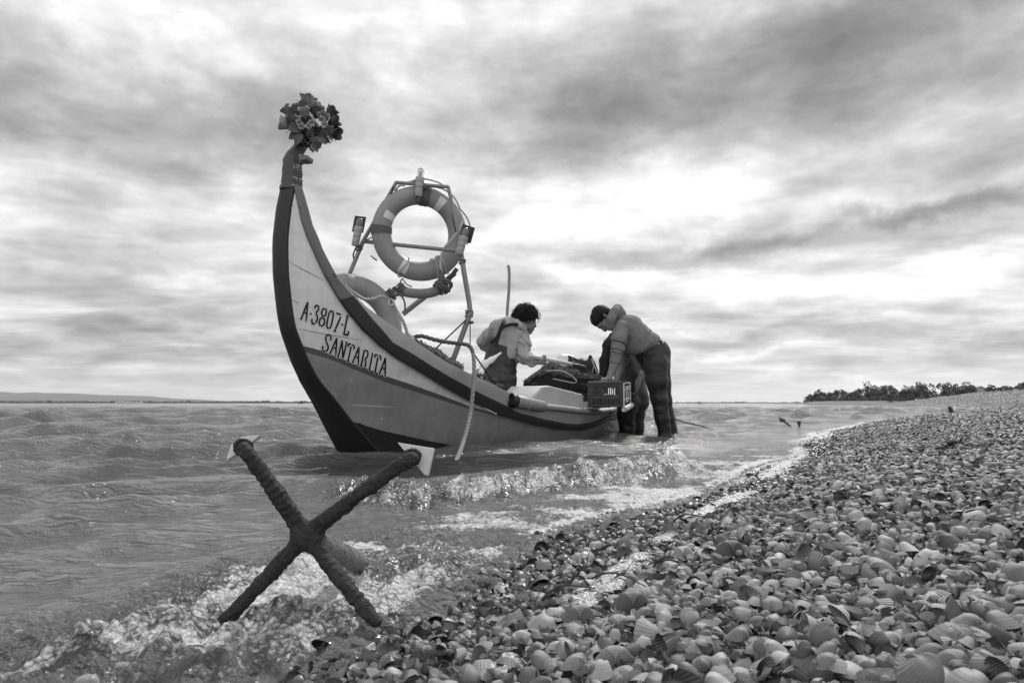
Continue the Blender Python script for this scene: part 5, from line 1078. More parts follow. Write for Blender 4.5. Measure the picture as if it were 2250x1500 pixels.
# ------------------------------------------------------------------ grapnel anchors
def build_anchor():
    M_rust = mk('crusted_iron', .038, .75, .55, 34, 1.0, 130, .011, wear=(.13, .31, 70)); M_pl = mk('galvanised_plate', .40, .45, .15, 14, .3, 60, wear=(.22, .3, 26))
    hub = at(674, 1176, 1.03); root = empty('grapnel_anchor', tuple(hub), 'rusty four armed grapnel anchor of ribbed bar standing at the water edge', 'anchor'); bpy.context.view_layer.update()
    px = lambda x, y, Y: at(x, y, Y)
    arms = ([(672, 1172, 1.03), (640, 1128, 1.02), (590, 1060, 1.0), (552, 1008, .985), (535, 984, .982)], [(678, 1172, 1.03), (730, 1130, 1.02), (810, 1070, 1.01), (875, 1026, 1.0), (904, 1006, .998)], [(672, 1178, 1.03), (630, 1222, 1.035), (570, 1285, 1.045), (505, 1352, 1.06), (480, 1378, 1.065)], [(676, 1180, 1.03), (715, 1228, 1.02), (768, 1296, 1.0), (812, 1350, .982), (824, 1364, .978)])
    rad = ((27, 21), (25, 22), (25, 23), (26, 20))
    s = SDF(.02)
    # one cast body: arms flow into the hub
    AX = []
    for A, (r0, r1) in zip(arms, rad):
        P = catmull([px(*q) for q in A], 12); AX.append(P)
        for i in range(11):
            r = (r0 + (r1 - r0) * i / 11) / FX * .69; s.cap(P[i], P[i + 1], r, r - (r0 - r1) / 11 / FX * .69, k=.012 if i == 0 else .0015)
    def warp(x, y, z):                 # rolled ribs of the bar, rust and crust
        p = np.stack([x, y, z], 1); best = np.full(len(p), 9.); ph = np.zeros(len(p))
        for P in AX:
            L = 0
            for a, b in zip(P[:-1], P[1:]):
                ab = b - a; l = np.linalg.norm(ab); t = np.clip(((p - a) @ ab) / l ** 2, 0, 1); d = np.linalg.norm(p - a - t[:, None] * ab, axis=1); c = d < best; best = np.where(c, d, best); ph = np.where(c, L + t * l, ph); L += l
        side = fbm(x * 26, z * 26, 2, y * 26)
        rib = np.clip(np.sin((ph + .004 * side) / .0108 * 2 * math.pi), -.3, 1)
        return -.0021 * rib * np.clip(.35 + .9 * side, .1, 1) * sstep(.025, .05, ph) + .0026 * fbm(x * 110, z * 110, 3, y * 110) + .0016 * fbm(x * 35, z * 35, 2, y * 35)
    s.cap(hub + (-.006, 0, .004), hub + (.008, 0, -.004), .017, .017, k=.012); s.build('arms', M_rust, .0019, warp=warp, parent=root, smooth_it=0)
    # welded flukes
    def plate(C, th, lab=None):
        C = np.array(C); c = C.mean(0); n_ = np.cross(C[1] - C[0], C[2] - C[0]); n_ /= np.linalg.norm(n_); mb = MB(); V = np.vstack([C + n_ * th / 2, C - n_ * th / 2]); m = len(C); mb.add(V, [tuple(range(m)), tuple(range(m, 2 * m))[::-1]] + [(i, i + m, (i + 1) % m + m, (i + 1) % m) for i in range(m)])
        o = mb.build('fluke_plate', M_pl, root, smooth=False); bv = o.modifiers.new('b', 'BEVEL'); bv.width = .0015; bv.segments = 2; return o
    plate([px(874, 972, 1.03), px(955, 985, 1.012), px(942, 1046, 1.005), px(933, 1043, 1.006)], .006)
    plate([px(498, 1014, 1.0), px(509, 978, 1.012), px(530, 961, 1.014), px(576, 955, 1.0), px(556, 972, 1.005), px(520, 1001, 1.003)], .006)
    mb = MB(); g = np.random.default_rng(2)
    for (x, y, Y) in ((905, 1004, 1.004), (534, 982, .992)):
        for i in range(16):
            if i == 0: mb = MB()
            a = i * 2 * math.pi / 16; p = px(x + 17 * math.cos(a), y + 15.5 * math.sin(a), Y + .008); mb.ball(p, g.uniform(.003, .005), 6)
        mb.build('weld_bead', M_rust, root)
    P = catmull([px(690, 1190, 1.05), px(720, 1203, 1.12), px(760, 1222, 1.22), px(796, 1243, 1.33)], 50); T = P[-1] - P[0]; L = np.linalg.norm(T); T /= L; n_ = np.cross(T, (0, 0, 1)); n_ /= np.linalg.norm(n_); b = np.cross(n_, T); mb = MB(); mb.tube(P, .0135, 12); mb.build('shank', M_rust, root)
    th = np.linspace(0, 62 * 2 * math.pi, 62 * 12); c = np.stack([np.interp(th / th[-1], np.linspace(0, 1, 50), P[:, q]) for q in range(3)], 1); mb = MB(); rr = .0150 + .0012 * np.sin(th * .37) + .0008 * np.sin(th * 2.7); mb.tube(c + rr[:, None] * (np.outer(np.cos(th), n_) + np.outer(np.sin(th), b)), .0029, 5)
    g = np.random.default_rng(5)
    for i in range(420): p = P[int(g.random() * 49)]; a = g.uniform(0, 6.28); d = n_ * math.cos(a) + b * math.sin(a); mb.tube([p + d * .016, p + d * .0205 + T * g.normal(.004, .004)], [.0008, .0003], 3)
    mb.build('cord_binding', mk('binding_fibre', .15, .9, .4, 60, .3), root)
build_anchor()
def build_far_anchor():
    Mi = mk('black_iron', .02, .6, .3, 30, .4); Y = 9.6; root = empty('sunken_anchor', tuple(at(1735, 938, Y)), 'dark anchor flukes poking out of the water beyond the froth line', 'anchor'); bpy.context.view_layer.update()
    def arrow(tip, bl, br, tail, Yt, nm):
        mb = MB(); C = np.array([at(*tip, Yt), at(*bl, Yt), at(*br, Yt + .03)]); n_ = np.array([0, -.012, 0]); mb.add(np.vstack([C + n_, C - n_]), [(0, 1, 2), (5, 4, 3), (0, 3, 4, 1), (1, 4, 5, 2), (2, 5, 3, 0)])
        if tail: mb.tube([(C[1] + C[2]) / 2, at(*tail, Yt)], .013, 8)
        mb.build(nm, Mi, root, smooth=False)
    arrow((1711, 916), (1716, 928), (1727, 922), (1737, 936), Y, 'fluke'); arrow((1759, 924), (1750, 925), (1758, 934), (1757, 938), Y, 'fluke')
    mb = MB(); mb.tube(catmull([at(1474, 918, 8.2), at(1500, 926, 8.4), at(1530, 933, 8.6), at(1556, 940, 8.9)], 16), .008, 6); tag(mb.build('trailing_line', M_cable), 'thin dark line trailing in the water behind the bending man', 'rope')
build_far_anchor()
# ------------------------------------------------------------------ people
M_skin = mk('skin', .15, .5, .15, 20, .3, 120, .002); M_hair = mk('dark_hair', .010, .75, .4, 60, .6, 160, stretch=(1, 1, .4)); M_wader = mk('dark_wader', .015, .42, .4, 7, .9, 18, .012, spec=.6); M_wader2 = mk('grey_bib_wader', .030, .42, .3, 8, .9, 18, .012, spec=.6)
M_hood = mk('grey_sweatshirt', .125, .9, .25, 10, .9, 15, .02); M_fleece = mk('pale_fleece', .27, .95, .15, 12, .9, 16, .02); M_jack = mk('black_jacket', .016, .8, .3, 14, .6, 40, .008); M_boot = mk('rubber_boot', .013, .35, .3, 10, .4, 30); M_strap = mk('brace_webbing', .012, .7, .2, 30, .3)
class Px:                              # body points given as seen in the photo at the person's distance
    def __init__(s, Y): s.Y = Y
    def __call__(s, x, y, d=0): return at(x, y, s.Y + d)
    def r(s, px): return px * s.Y / FX
def hand(sdf, wrist, palm, fing, side, s=1.0, curl=.6, up=None):
    """palm from wrist to palm end, four bent fingers and a thumb off the side"""
    wrist, palm, fing, side = [np.asarray(q, float) for q in (wrist, palm, fing, side)]; ax = palm - wrist; ax /= np.linalg.norm(ax); side = side - ax * (side @ ax); side /= np.linalg.norm(side); n_ = np.cross(ax, side)
    if n_ @ fing < 0: n_ = -n_
    for k in (-1.2, -.4, .4, 1.2): sdf.cap(wrist + side * k * .010 * s, palm + side * k * .020 * s, .015 * s, .013 * s, .010)
    for i, k in enumerate((-1.5, -.5, .5, 1.5)):
        L = (.078, .088, .083, .064)[i] * s; a = palm + side * k * .0195 * s; d1 = ax * (1 - curl * .5) + n_ * curl * .7; d1 /= np.linalg.norm(d1); d2 = ax * (.35 - curl) + n_ * .9; d2 /= np.linalg.norm(d2); d3 = -ax * curl + n_ * .35; d3 /= np.linalg.norm(d3)
        b = a + d1 * L * .45; c = b + d2 * L * .32; e = c + d3 * L * .28; sdf.cap(a, b, .0105 * s, .0095 * s, .003); sdf.cap(b, c, .0095 * s, .0085 * s, .003); sdf.cap(c, e, .0085 * s, .007 * s, .003)
    a = wrist * .6 + palm * .4 + side * .024 * s; b = a + side * .026 * s + ax * .028 * s + n_ * .012 * s; c = b + ax * .026 * s + n_ * .016 * s - side * .004 * s; sdf.cap(a, b, .013 * s, .011 * s, .006); sdf.cap(b, c, .011 * s, .008 * s, .003)
def head(sdf, c, crown, face, s=1.0, ear=None):
    """skull, brow, nose, lips, chin, ears; c = centre between the ears; crown, face = unit directions"""
    c = np.asarray(c, float); crown = np.asarray(crown, float) / np.linalg.norm(crown); face = np.asarray(face, float); face = face - crown * (face @ crown); face /= np.linalg.norm(face); sd_ = np.cross(face, crown); P = lambda f, u_, r=0: c + face * f * s + crown * u_ * s + sd_ * r * s
    sdf.cap(P(-.022, .035), P(.018, .03), .085 * s, .080 * s, .02, (sd_, 1.14)); sdf.cap(P(.045, -.02), P(.05, -.075), .058 * s, .040 * s, .03, (sd_, 1.05)); sdf.cap(P(.062, -.098), P(.066, -.10), .024 * s, .022 * s, .02)
    sdf.cap(P(.092, .012), P(.108, -.028), .012 * s, .017 * s, .012); sdf.cap(P(.112, -.034), P(.106, -.042), .014 * s, .012 * s, .006); sdf.cap(P(.085, .028, -.03), P(.085, .028, .03), .017 * s, .017 * s, .012)
    for k in (-1, 1):
        sdf.cap(P(.080, .006, k * .031), P(.081, .006, k * .031), .0145 * s, .0145 * s, .004); sdf.cap(P(.07, -.03, k * .042), P(.03, -.07, k * .048), .024 * s, .02 * s, .02); sdf.cap(P(-.008, .018, k * .080), P(-.004, -.022, k * .076), .017 * s, .010 * s, .006, (sd_, 1.6)); sdf.cap(P(-.013, .02, k * .087), P(-.010, .0, k * .086), .012 * s, .008 * s, .003, (sd_, 1.8))
        sdf.cap(P(.094, .004, k * .019), P(.094, .002, k * .040), .008 * s, .006 * s, .002, sub=True)
    for u_, r in ((-.060, .0085), (-.074, .0095)): sdf.cap(P(.092, u_, -.018), P(.092, u_, .018), r * s, r * s, .005)
    sdf.cap(P(.104, -.067, -.02), P(.104, -.067, .02), .0035 * s, .0035 * s, .001, sub=True)
    return P, sd_
def folds(amp, f, ax, c=0):             # irregular creases pressed into the cloth, running across the axis
    def w(x, y, z):
        s = x * ax[0] + y * ax[1] + z * ax[2]; n = fbm(x * 4 + 3, s * f / 6.3, 3, y * 4); return amp * (np.exp(-(n / .10) ** 2) - .35 - .5 * n)
    return w
def locks(name, parent, P, sd_, n, L, s, curl, rmin=-.3, g=None, thin=.55):
    """hair as many short bent tufts growing off the scalp"""
    g = g or np.random.default_rng(1); mb = MB(); c = P(0, .03); f = (P(.1, 0) - P(0, 0)); f /= np.linalg.norm(f); u_ = P(0, .1) - P(0, 0); u_ /= np.linalg.norm(u_)
    k = 0
    while k < n:
        d = g.normal(0, 1, 3); d /= np.linalg.norm(d); a, b = d @ f, d @ u_
        if b < rmin + .45 * max(a, -.2) or (a > .55 and b < .45): continue
        k += 1; p = c + d * .088 * s + sd_ * 0; e = np.cross(d, g.normal(0, 1, 3)); e /= np.linalg.norm(e); l = L * g.uniform(.6, 1.4); t = np.linspace(0, 1, 8)[:, None]; ph = g.uniform(0, 6)
        Q = p + d * l * t * (1 - .45 * t) + e * l * .55 * t ** 2 + curl * l * (np.sin(t * 5 + ph) * np.cross(d, e) + np.cos(t * 5 + ph) * e - math.cos(ph) * e) * t
        mb.tube(Q, np.array([.010, .010, .009, .008, .0065, .005, .003, .001]) * s * thin, 5)
    return mb.build(name, M_hair, parent)
def cap_hair(parent, P, s, r=.094):
    h = SDF(.02); h.cap(P(-.03, .05), P(.01, .055), r * s, r * .93 * s); h.cap(P(-.055, .0), P(-.05, -.02), .055 * s, .05 * s); h.cap(P(.05, .075), P(.07, .066), .032 * s, .022 * s); h.cap(P(.0, -.02, .12), P(.03, .0, .12), .04 * s, .04 * s, .004, sub=True); h.cap(P(.0, -.02, -.12), P(.03, .0, -.12), .04 * s, .04 * s, .004, sub=True)
    h.cap(P(.09, -.04), P(.10, .0), .058 * s, .05 * s, .004, sub=True)
    return h.build('hair', M_hair, .0075 * s, warp=lambda x, y, z: .006 * fbm(x * 40, z * 40, 3, y * 40), parent=parent)
def man_bending():
    K = Px(6.42); b = SDF(.022)
    P, sd_ = head(b, K(1329, 700, .05), (-.93, .10, .28), (-.30, -.12, -.95), 1.0)
    b.chain([(K(1338, 704, .05), .058), (K(1362, 716, .05), .066)])                                    # neck
    b.chain([(K(1374, 726, .05), .09), (K(1402, 746, .05), .09), (K(1434, 774, .05), .08)], .03)       # trunk
    b.chain([(K(1364, 720, -.06), .05), (K(1358, 764, -.12), .038), (K(1349, 803, -.145), .037), (K(1338, 831, -.15), .029)]); hand(b, K(1338, 831, -.15), K(1330, 842, -.16), (-.2, -.3, -1), (-1, -.3, -.3), 1.05, .8)
    b.chain([(K(1368, 714, .22), .06), (K(1372, 762, .24), .045), (K(1364, 806, .22), .038), (K(1355, 834, .16), .028)]); hand(b, K(1355, 834, .16), K(1347, 843, .14), (-.2, -.3, -1), (-1, -.2, -.2), 1.0, .8)
    for d, hx, kx, fx in ((-.06, 1442, 1449, 1459), (.16, 1448, 1460, 1473)): b.chain([(K(hx, 796, d), .07), (K(kx - 4, 830, d), .055), (K(kx - 1, 876, d), .045), (K(fx - 4, 925, d), .04), (K(fx, 985, d), .045), (K(fx - 14, 1004, d - .04), .045)])
    body = b.build('person', M_skin, .0078); tag(body, 'man in a hooded sweatshirt and dark waders bending over to grip the grey crate', 'person')
    cap_hair(body, P, 1.0, .092); locks('hair_tufts', body, P, sd_, 420, .018, 1.0, .2, -.15, np.random.default_rng(3))
    h = SDF(.03)                                                                                       # sweatshirt with its hood
    h.chain([(K(1377, 724, .05), .130), (K(1402, 742, .05), .130), (K(1424, 758, .05), .122), (K(1440, 773, .05), .115)], .04); h.chain([(K(1364, 710, .05), .082), (K(1385, 716, .05), .11)], .04); h.cap(K(1385, 764, .02), K(1402, 764, .02), .065, .075, .07)
    sl_ = SDF(.02); sl_.chain([(K(1365, 721, -.05), .078), (K(1360, 744, -.11), .066), (K(1357, 766, -.12), .059), (K(1351, 795, -.14), .047)], .02); sl_.build('sleeve', M_hood, .0068, warp=lambda x, y, z: folds(.020, 125, (.3, 0, 1))(x, y, z) * sstep(1.06, .90, z), parent=body); mb = MB(); mb.tube([K(1351.8, 793, -.14), K(1351, 795, -.14), K(1349.8, 801, -.143), K(1349.6, 802, -.143)], [.046, .049, .046, .040], 16); mb.build('cuff', M_hood, body)
    h.chain([(K(1372, 716, .22), .078), (K(1374, 760, .24), .066), (K(1368, 800, .22), .05)], .03)
    h.cap(K(1350, 704, .05), K(1360, 710, .05), .062, .07, .04)
    hd = SDF(.022); hd.chain([(K(1342, 718, -.05), .036), (K(1342, 701, -.075), .042), (K(1350, 686, -.04), .040), (K(1357, 679, .05), .036), (K(1350, 686, .14), .040), (K(1342, 701, .17), .042), (K(1342, 718, .15), .036)]); hd.chain([(K(1357, 680, .05), .036), (K(1364, 689, .05), .040), (K(1362, 700, .05), .045)]); hd.chain([(K(1352, 690, -.03), .035), (K(1362, 692, .02), .040)]); hd.cap(K(1349, 694, .05), K(1355, 698, .05), .05, .05)
    hd.build('hood', M_hood, .0068, warp=folds(.012, 90, (.7, .2, .7)), parent=body)
    h.cap(K(1326, 702, .05), K(1331, 722, .05), .082, .07, .008, sub=True)
    ar = lambda x, y, z: folds(.015, 130, (.3, 0, 1))(x, y, z) * sstep(1.02, .80, z) * (x < K(1374, 760, 0)[0]) + .005 * fbm(x * 12, z * 12, 3, y * 12) + folds(.013, 62, (.75, .2, -.6))(x, y, z) * sstep(K(1376, 0)[0], K(1410, 0)[0], x)
    wa, wb = K(1455, 751, 0), K(1394, 779, 0)
    def wst(x, z): return (z - wa[2] - (wb[2] - wa[2]) * (x - wa[0]) / (wb[0] - wa[0]))
    h.build('sweatshirt', M_hood, .0085, warp=ar, parent=body, clip=lambda x, y, z: np.where(x > K(1384, 0)[0], -wst(x, z) * .85 - .012, -.05))
    w = SDF(.035)
    w.chain([(K(1424, 758, .05), .132), (K(1440, 776, .05), .136), (K(1445, 800, .05), .122)], .03); w.cap(K(1420, 778, .05), K(1434, 790, .05), .09, .11, .03)
    w.chain([(K(1441, 800, -.05), .112), (K(1443, 838, -.07), .096), (K(1448, 876, -.07), .074), (K(1451, 896, -.07), .070)]); w.chain([(K(1448, 800, .15), .105), (K(1455, 840, .16), .082), (K(1460, 880, .16), .066), (K(1464, 900, .16), .060)])
    w.build('waders', M_wader, .0095, warp=lambda x, y, z: .010 * fbm(x * 7, z * 9, 3, y * 7) + folds(.004, 70, (.2, .1, 1))(x, y, z) * sstep(.62, .3, z), parent=body, clip=lambda x, y, z: wst(x, z) * .85 - .004)
    for d, x0, x1, kk in ((-.07, 1452, 1461, 0), (.16, 1464, 1475, 0)):
        t = SDF(.02); t.chain([(K(x0, 902, d), .070), (K(x0 + 3, 920, d), .066), (K(x1 - 1, 944, d), .058), (K(x1, 962, d), .064), (K(x1, 990, d), .06)]); t.chain([(K(x1, 985, d), .065), (K(x1 - 16, 1000, d - .05), .052)])
        t.build('boot', M_boot, .009, warp=lambda x, y, z: folds(.003, 90, (0, 0, 1))(x, y, z), parent=body)
    mb = MB(); c = K(1455, 751, .05); mb.tube(catmull([K(1452, 750, -.07), K(1455, 752, .05), K(1453, 753, .16)], 10), .011, 6); mb.build('wader_belt', M_strap, body)
def man_behind():
    K = Px(6.95); b = SDF(.022)
    P, sd_ = head(b, K(1366, 722, .08), (-.62, .12, .78), (-.75, -.1, -.66), .97)
    b.chain([(K(1372, 730, .08), .055), (K(1376, 740, .08), .06)]); b.chain([(K(1378, 752, .08), .09), (K(1386, 790, .08), .09), (K(1386, 830, .05), .09)], .03)
    b.chain([(K(1350, 752, .02), .06), (K(1331, 792, -.02), .045), (K(1324, 822, -.06), .033), (K(1322, 832, -.08), .027)]); hand(b, K(1322, 830, -.08), K(1319, 841, -.10), (.5, -.4, -1), (1, -.4, .1), .95, .8)
    b.chain([(K(1402, 756, .14), .06), (K(1406, 800, .05), .045), (K(1405, 822, -.08), .040), (K(1400, 848, -.15), .030)]); hand(b, K(1400, 848, -.15), K(1397, 863, -.16), (-.6, -.5, -.6), (.2, -1, 0), .95, .4)
    for d, x in ((-.03, 1376), (.14, 1394)): b.chain([(K(x, 830, d), .07), (K(x, 880, d - .04), .055), (K(x, 930, d), .045), (K(x, 975, d), .05), (K(x - 12, 994, d - .05), .045)])
    body = b.build('person', M_skin, .009); tag(body, 'man in a black jacket and waders mostly hidden behind the bending man', 'person'); cap_hair(body, P, .97)
    j = SDF(.03); j.chain([(K(1378, 750, .08), .150), (K(1386, 785, .08), .148), (K(1388, 812, .06), .142)], .05); j.chain([(K(1356, 750, .03), .085), (K(1342, 758, .0), .075), (K(1332, 792, -.02), .062), (K(1325, 824, -.06), .046)]); j.chain([(K(1402, 756, .14), .08), (K(1407, 800, .03), .06), (K(1406, 820, -.05), .050)]); j.chain([(K(1352, 742, .05), .05), (K(1346, 738, .03), .036)], .03)
    j.build('jacket', M_jack, .0105, warp=lambda x, y, z: .008 * fbm(x * 14, z * 14, 3, y * 14) + folds(.004, 120, (.3, 0, 1))(x, y, z), parent=body)
    w = SDF(.03); w.chain([(K(1372, 790, .0), .125), (K(1384, 830, .02), .150), (K(1386, 850, .02), .145)], .05); w.chain([(K(1376, 850, -.04), .115), (K(1380, 884, -.10), .105), (K(1376, 905, -.06), .088), (K(1376, 925, -.03), .085)]); w.chain([(K(1396, 850, .12), .11), (K(1402, 878, .06), .105), (K(1398, 905, .10), .085), (K(1398, 925, .12), .080)]); w.chain([(K(1402, 868, -.02), .10), (K(1405, 884, -.02), .09)], .05)
    w.build('waders', M_wader2, .0105, warp=lambda x, y, z: .011 * fbm(x * 8, z * 8, 3, y * 8) + folds(.010, 75, (.25, .1, 1))(x, y, z) * sstep(.40, .2, z), parent=body)
    for d, x in ((-.03, 1377), (.14, 1397)):
        t = SDF(.02); t.chain([(K(x, 915, d), .092), (K(x + 1, 940, d), .078), (K(x + 1, 975, d), .07)]); t.chain([(K(x, 975, d), .07), (K(x - 14, 992, d - .06), .055)]); t.build('boot', M_boot, .010, warp=lambda x, y, z: folds(.012, 80, (.2, 0, 1))(x, y, z) * sstep(.03, .18, z), parent=body)
def man_in_boat():
    K = Px(6.28); b = SDF(.022)
    P, sd_ = head(b, K(1154, 704, .03), (.12, .10, .95), (.80, .42, -.42), .98)
    b.chain([(K(1149, 712, .02), .056), (K(1138, 716, 0), .062)]); b.chain([(K(1122, 744, 0), .085), (K(1106, 790, 0), .09), (K(1100, 830, 0), .09)], .03)
    b.chain([(K(1144, 742, .02), .05), (K(1150, 784, -.08), .040), (K(1170, 795, -.12), .036), (K(1184, 794, -.13), .026)]); hand(b, K(1183, 794, -.13), K(1194, 794, -.12), (.3, .3, .6), (.25, -.45, 1), 1.0, .75)
    b.chain([(K(1094, 728, .05), .045), (K(1062, 750, .12), .034), (K(1085, 772, .29), .030), (K(1150, 783, .05), .028)]); hand(b, K(1150, 783, .05), K(1160, 784, .0), (.3, .2, -.6), (.2, -1, .1), 1.0, .75)
    for d in (-.08, .12): b.chain([(K(1100, 838, d), .075), (K(1118, 930, d + .05), .07), (K(1092, 948, d + .3), .05), (K(1075, 950, d + .55), .045)])
    body = b.build('person', M_skin, .0078); tag(body, 'curly haired man in pale fleece and bib waders working inside the boat', 'person')
    cap_hair(body, P, .98, .098); locks('curls', body, P, sd_, 1300, .050, .98, .6, -.30, np.random.default_rng(5))
    f = SDF(.03); f.chain([(K(1134, 722, 0), .085), (K(1120, 742, 0), .128), (K(1110, 776, 0), .140), (K(1102, 800, 0), .135)], .03, ((.3, 1, 0), 1.15)); f.chain([(K(1094, 719, .03), .075), (K(1116, 718, 0), .09), (K(1140, 730, 0), .085)], .03)
    sv = SDF(.02); sv.chain([(K(1141, 736, .02), .086), (K(1149, 758, -.03), .077), (K(1152, 783, -.08), .068), (K(1167, 792, -.12), .053)]); sv.build('sleeve', M_fleece, .0068, warp=lambda x, y, z: folds(.020, 105, (.6, 0, .8))(x, y, z) * sstep(1.12, .95, z), parent=body); mb = MB(); mb.tube([K(1165, 792, -.12), K(1167, 792.3, -.12), K(1171, 793, -.122), K(1172, 793, -.122)], [.048, .054, .050, .040], 16); mb.build('cuff', M_fleece, body); co = SDF(.015); co.chain([(K(1129, 709, .02), .036), (K(1134, 709, -.07), .034), (K(1143, 716, -.085), .032), (K(1150, 724, -.05), .030)]); co.build('collar', M_fleece, .0068, parent=body)
    f.chain([(K(1094, 722, .04), .072), (K(1074, 737, .09), .056), (K(1060, 750, .12), .047), (K(1066, 760, .18), .046), (K(1085, 771, .28), .042)]); f.chain([(K(1141, 710, .01), .066), (K(1147, 714, .02), .068)], .02)
    f.build('fleece', M_fleece, .009, warp=lambda x, y, z: .008 * fbm(x * 9, z * 7, 4, y * 9) + folds(.013, 50, (.9, .2, -.4))(x, y, z) * .8 + folds(.009, 110, (.7, 0, .7))(x, y, z) * sstep(K(1130, 0)[0], K(1150, 0)[0], x), parent=body)
    w = SDF(.03); w.chain([(K(1106, 755, 0), .140), (K(1104, 770, 0), .150), (K(1099, 800, 0), .155), (K(1098, 830, 0), .150), (K(1098, 850, 0), .15)], .02, ((.3, 1, 0), 1.18)); w.chain([(K(1100, 838, -.08), .12), (K(1120, 932, -.03), .09)]); w.chain([(K(1100, 838, .12), .12), (K(1120, 932, .17), .09)]); top0, top1 = K(1066, 751), K(1131, 767)
    def clip(x, y, z): return (z - (top0[2] + (top1[2] - top0[2]) * (x - top0[0]) / (top1[0] - top0[0]))) * .9
    w.build('bib_waders', M_wader2, .009, warp=lambda x, y, z: .006 * fbm(x * 8, z * 8, 3, y * 8) + folds(.010, 80, (.15, 0, 1))(x, y, z) * sstep(.80, .62, z), parent=body, clip=clip)
    # braces: cross on the back and run over both shoulders
    def brace(pts, wd):
        C = catmull([K(*q) for q in pts], 24); T = np.gradient(C, axis=0); T /= np.linalg.norm(T, axis=1)[:, None]; n_ = np.cross(T, (0, -1, 0)); n_ /= np.linalg.norm(n_, axis=1)[:, None]; th = np.array([0, -.006, 0]); V = np.stack([C + n_ * wd + th * 0, C + n_ * wd + th, C - n_ * wd + th, C - n_ * wd], 1); mb = MB(); mb.add(V.reshape(-1, 3), [(i * 4 + j, i * 4 + (j + 1) % 4, (i + 1) * 4 + (j + 1) % 4, (i + 1) * 4 + j) for i in range(23) for j in range(4)]); mb.build('brace', M_strap, body)
    brace([(1115, 700, -.02), (1108, 705, -.09), (1100, 722, -.155), (1094, 738, -.17), (1079, 756, -.165)], .016)
    brace([(1143, 716, -.09), (1133, 713, -.125), (1118, 714, -.15), (1102, 722, -.165), (1096, 738, -.172), (1089, 760, -.175)], .015)
man_bending(); man_behind(); man_in_boat()
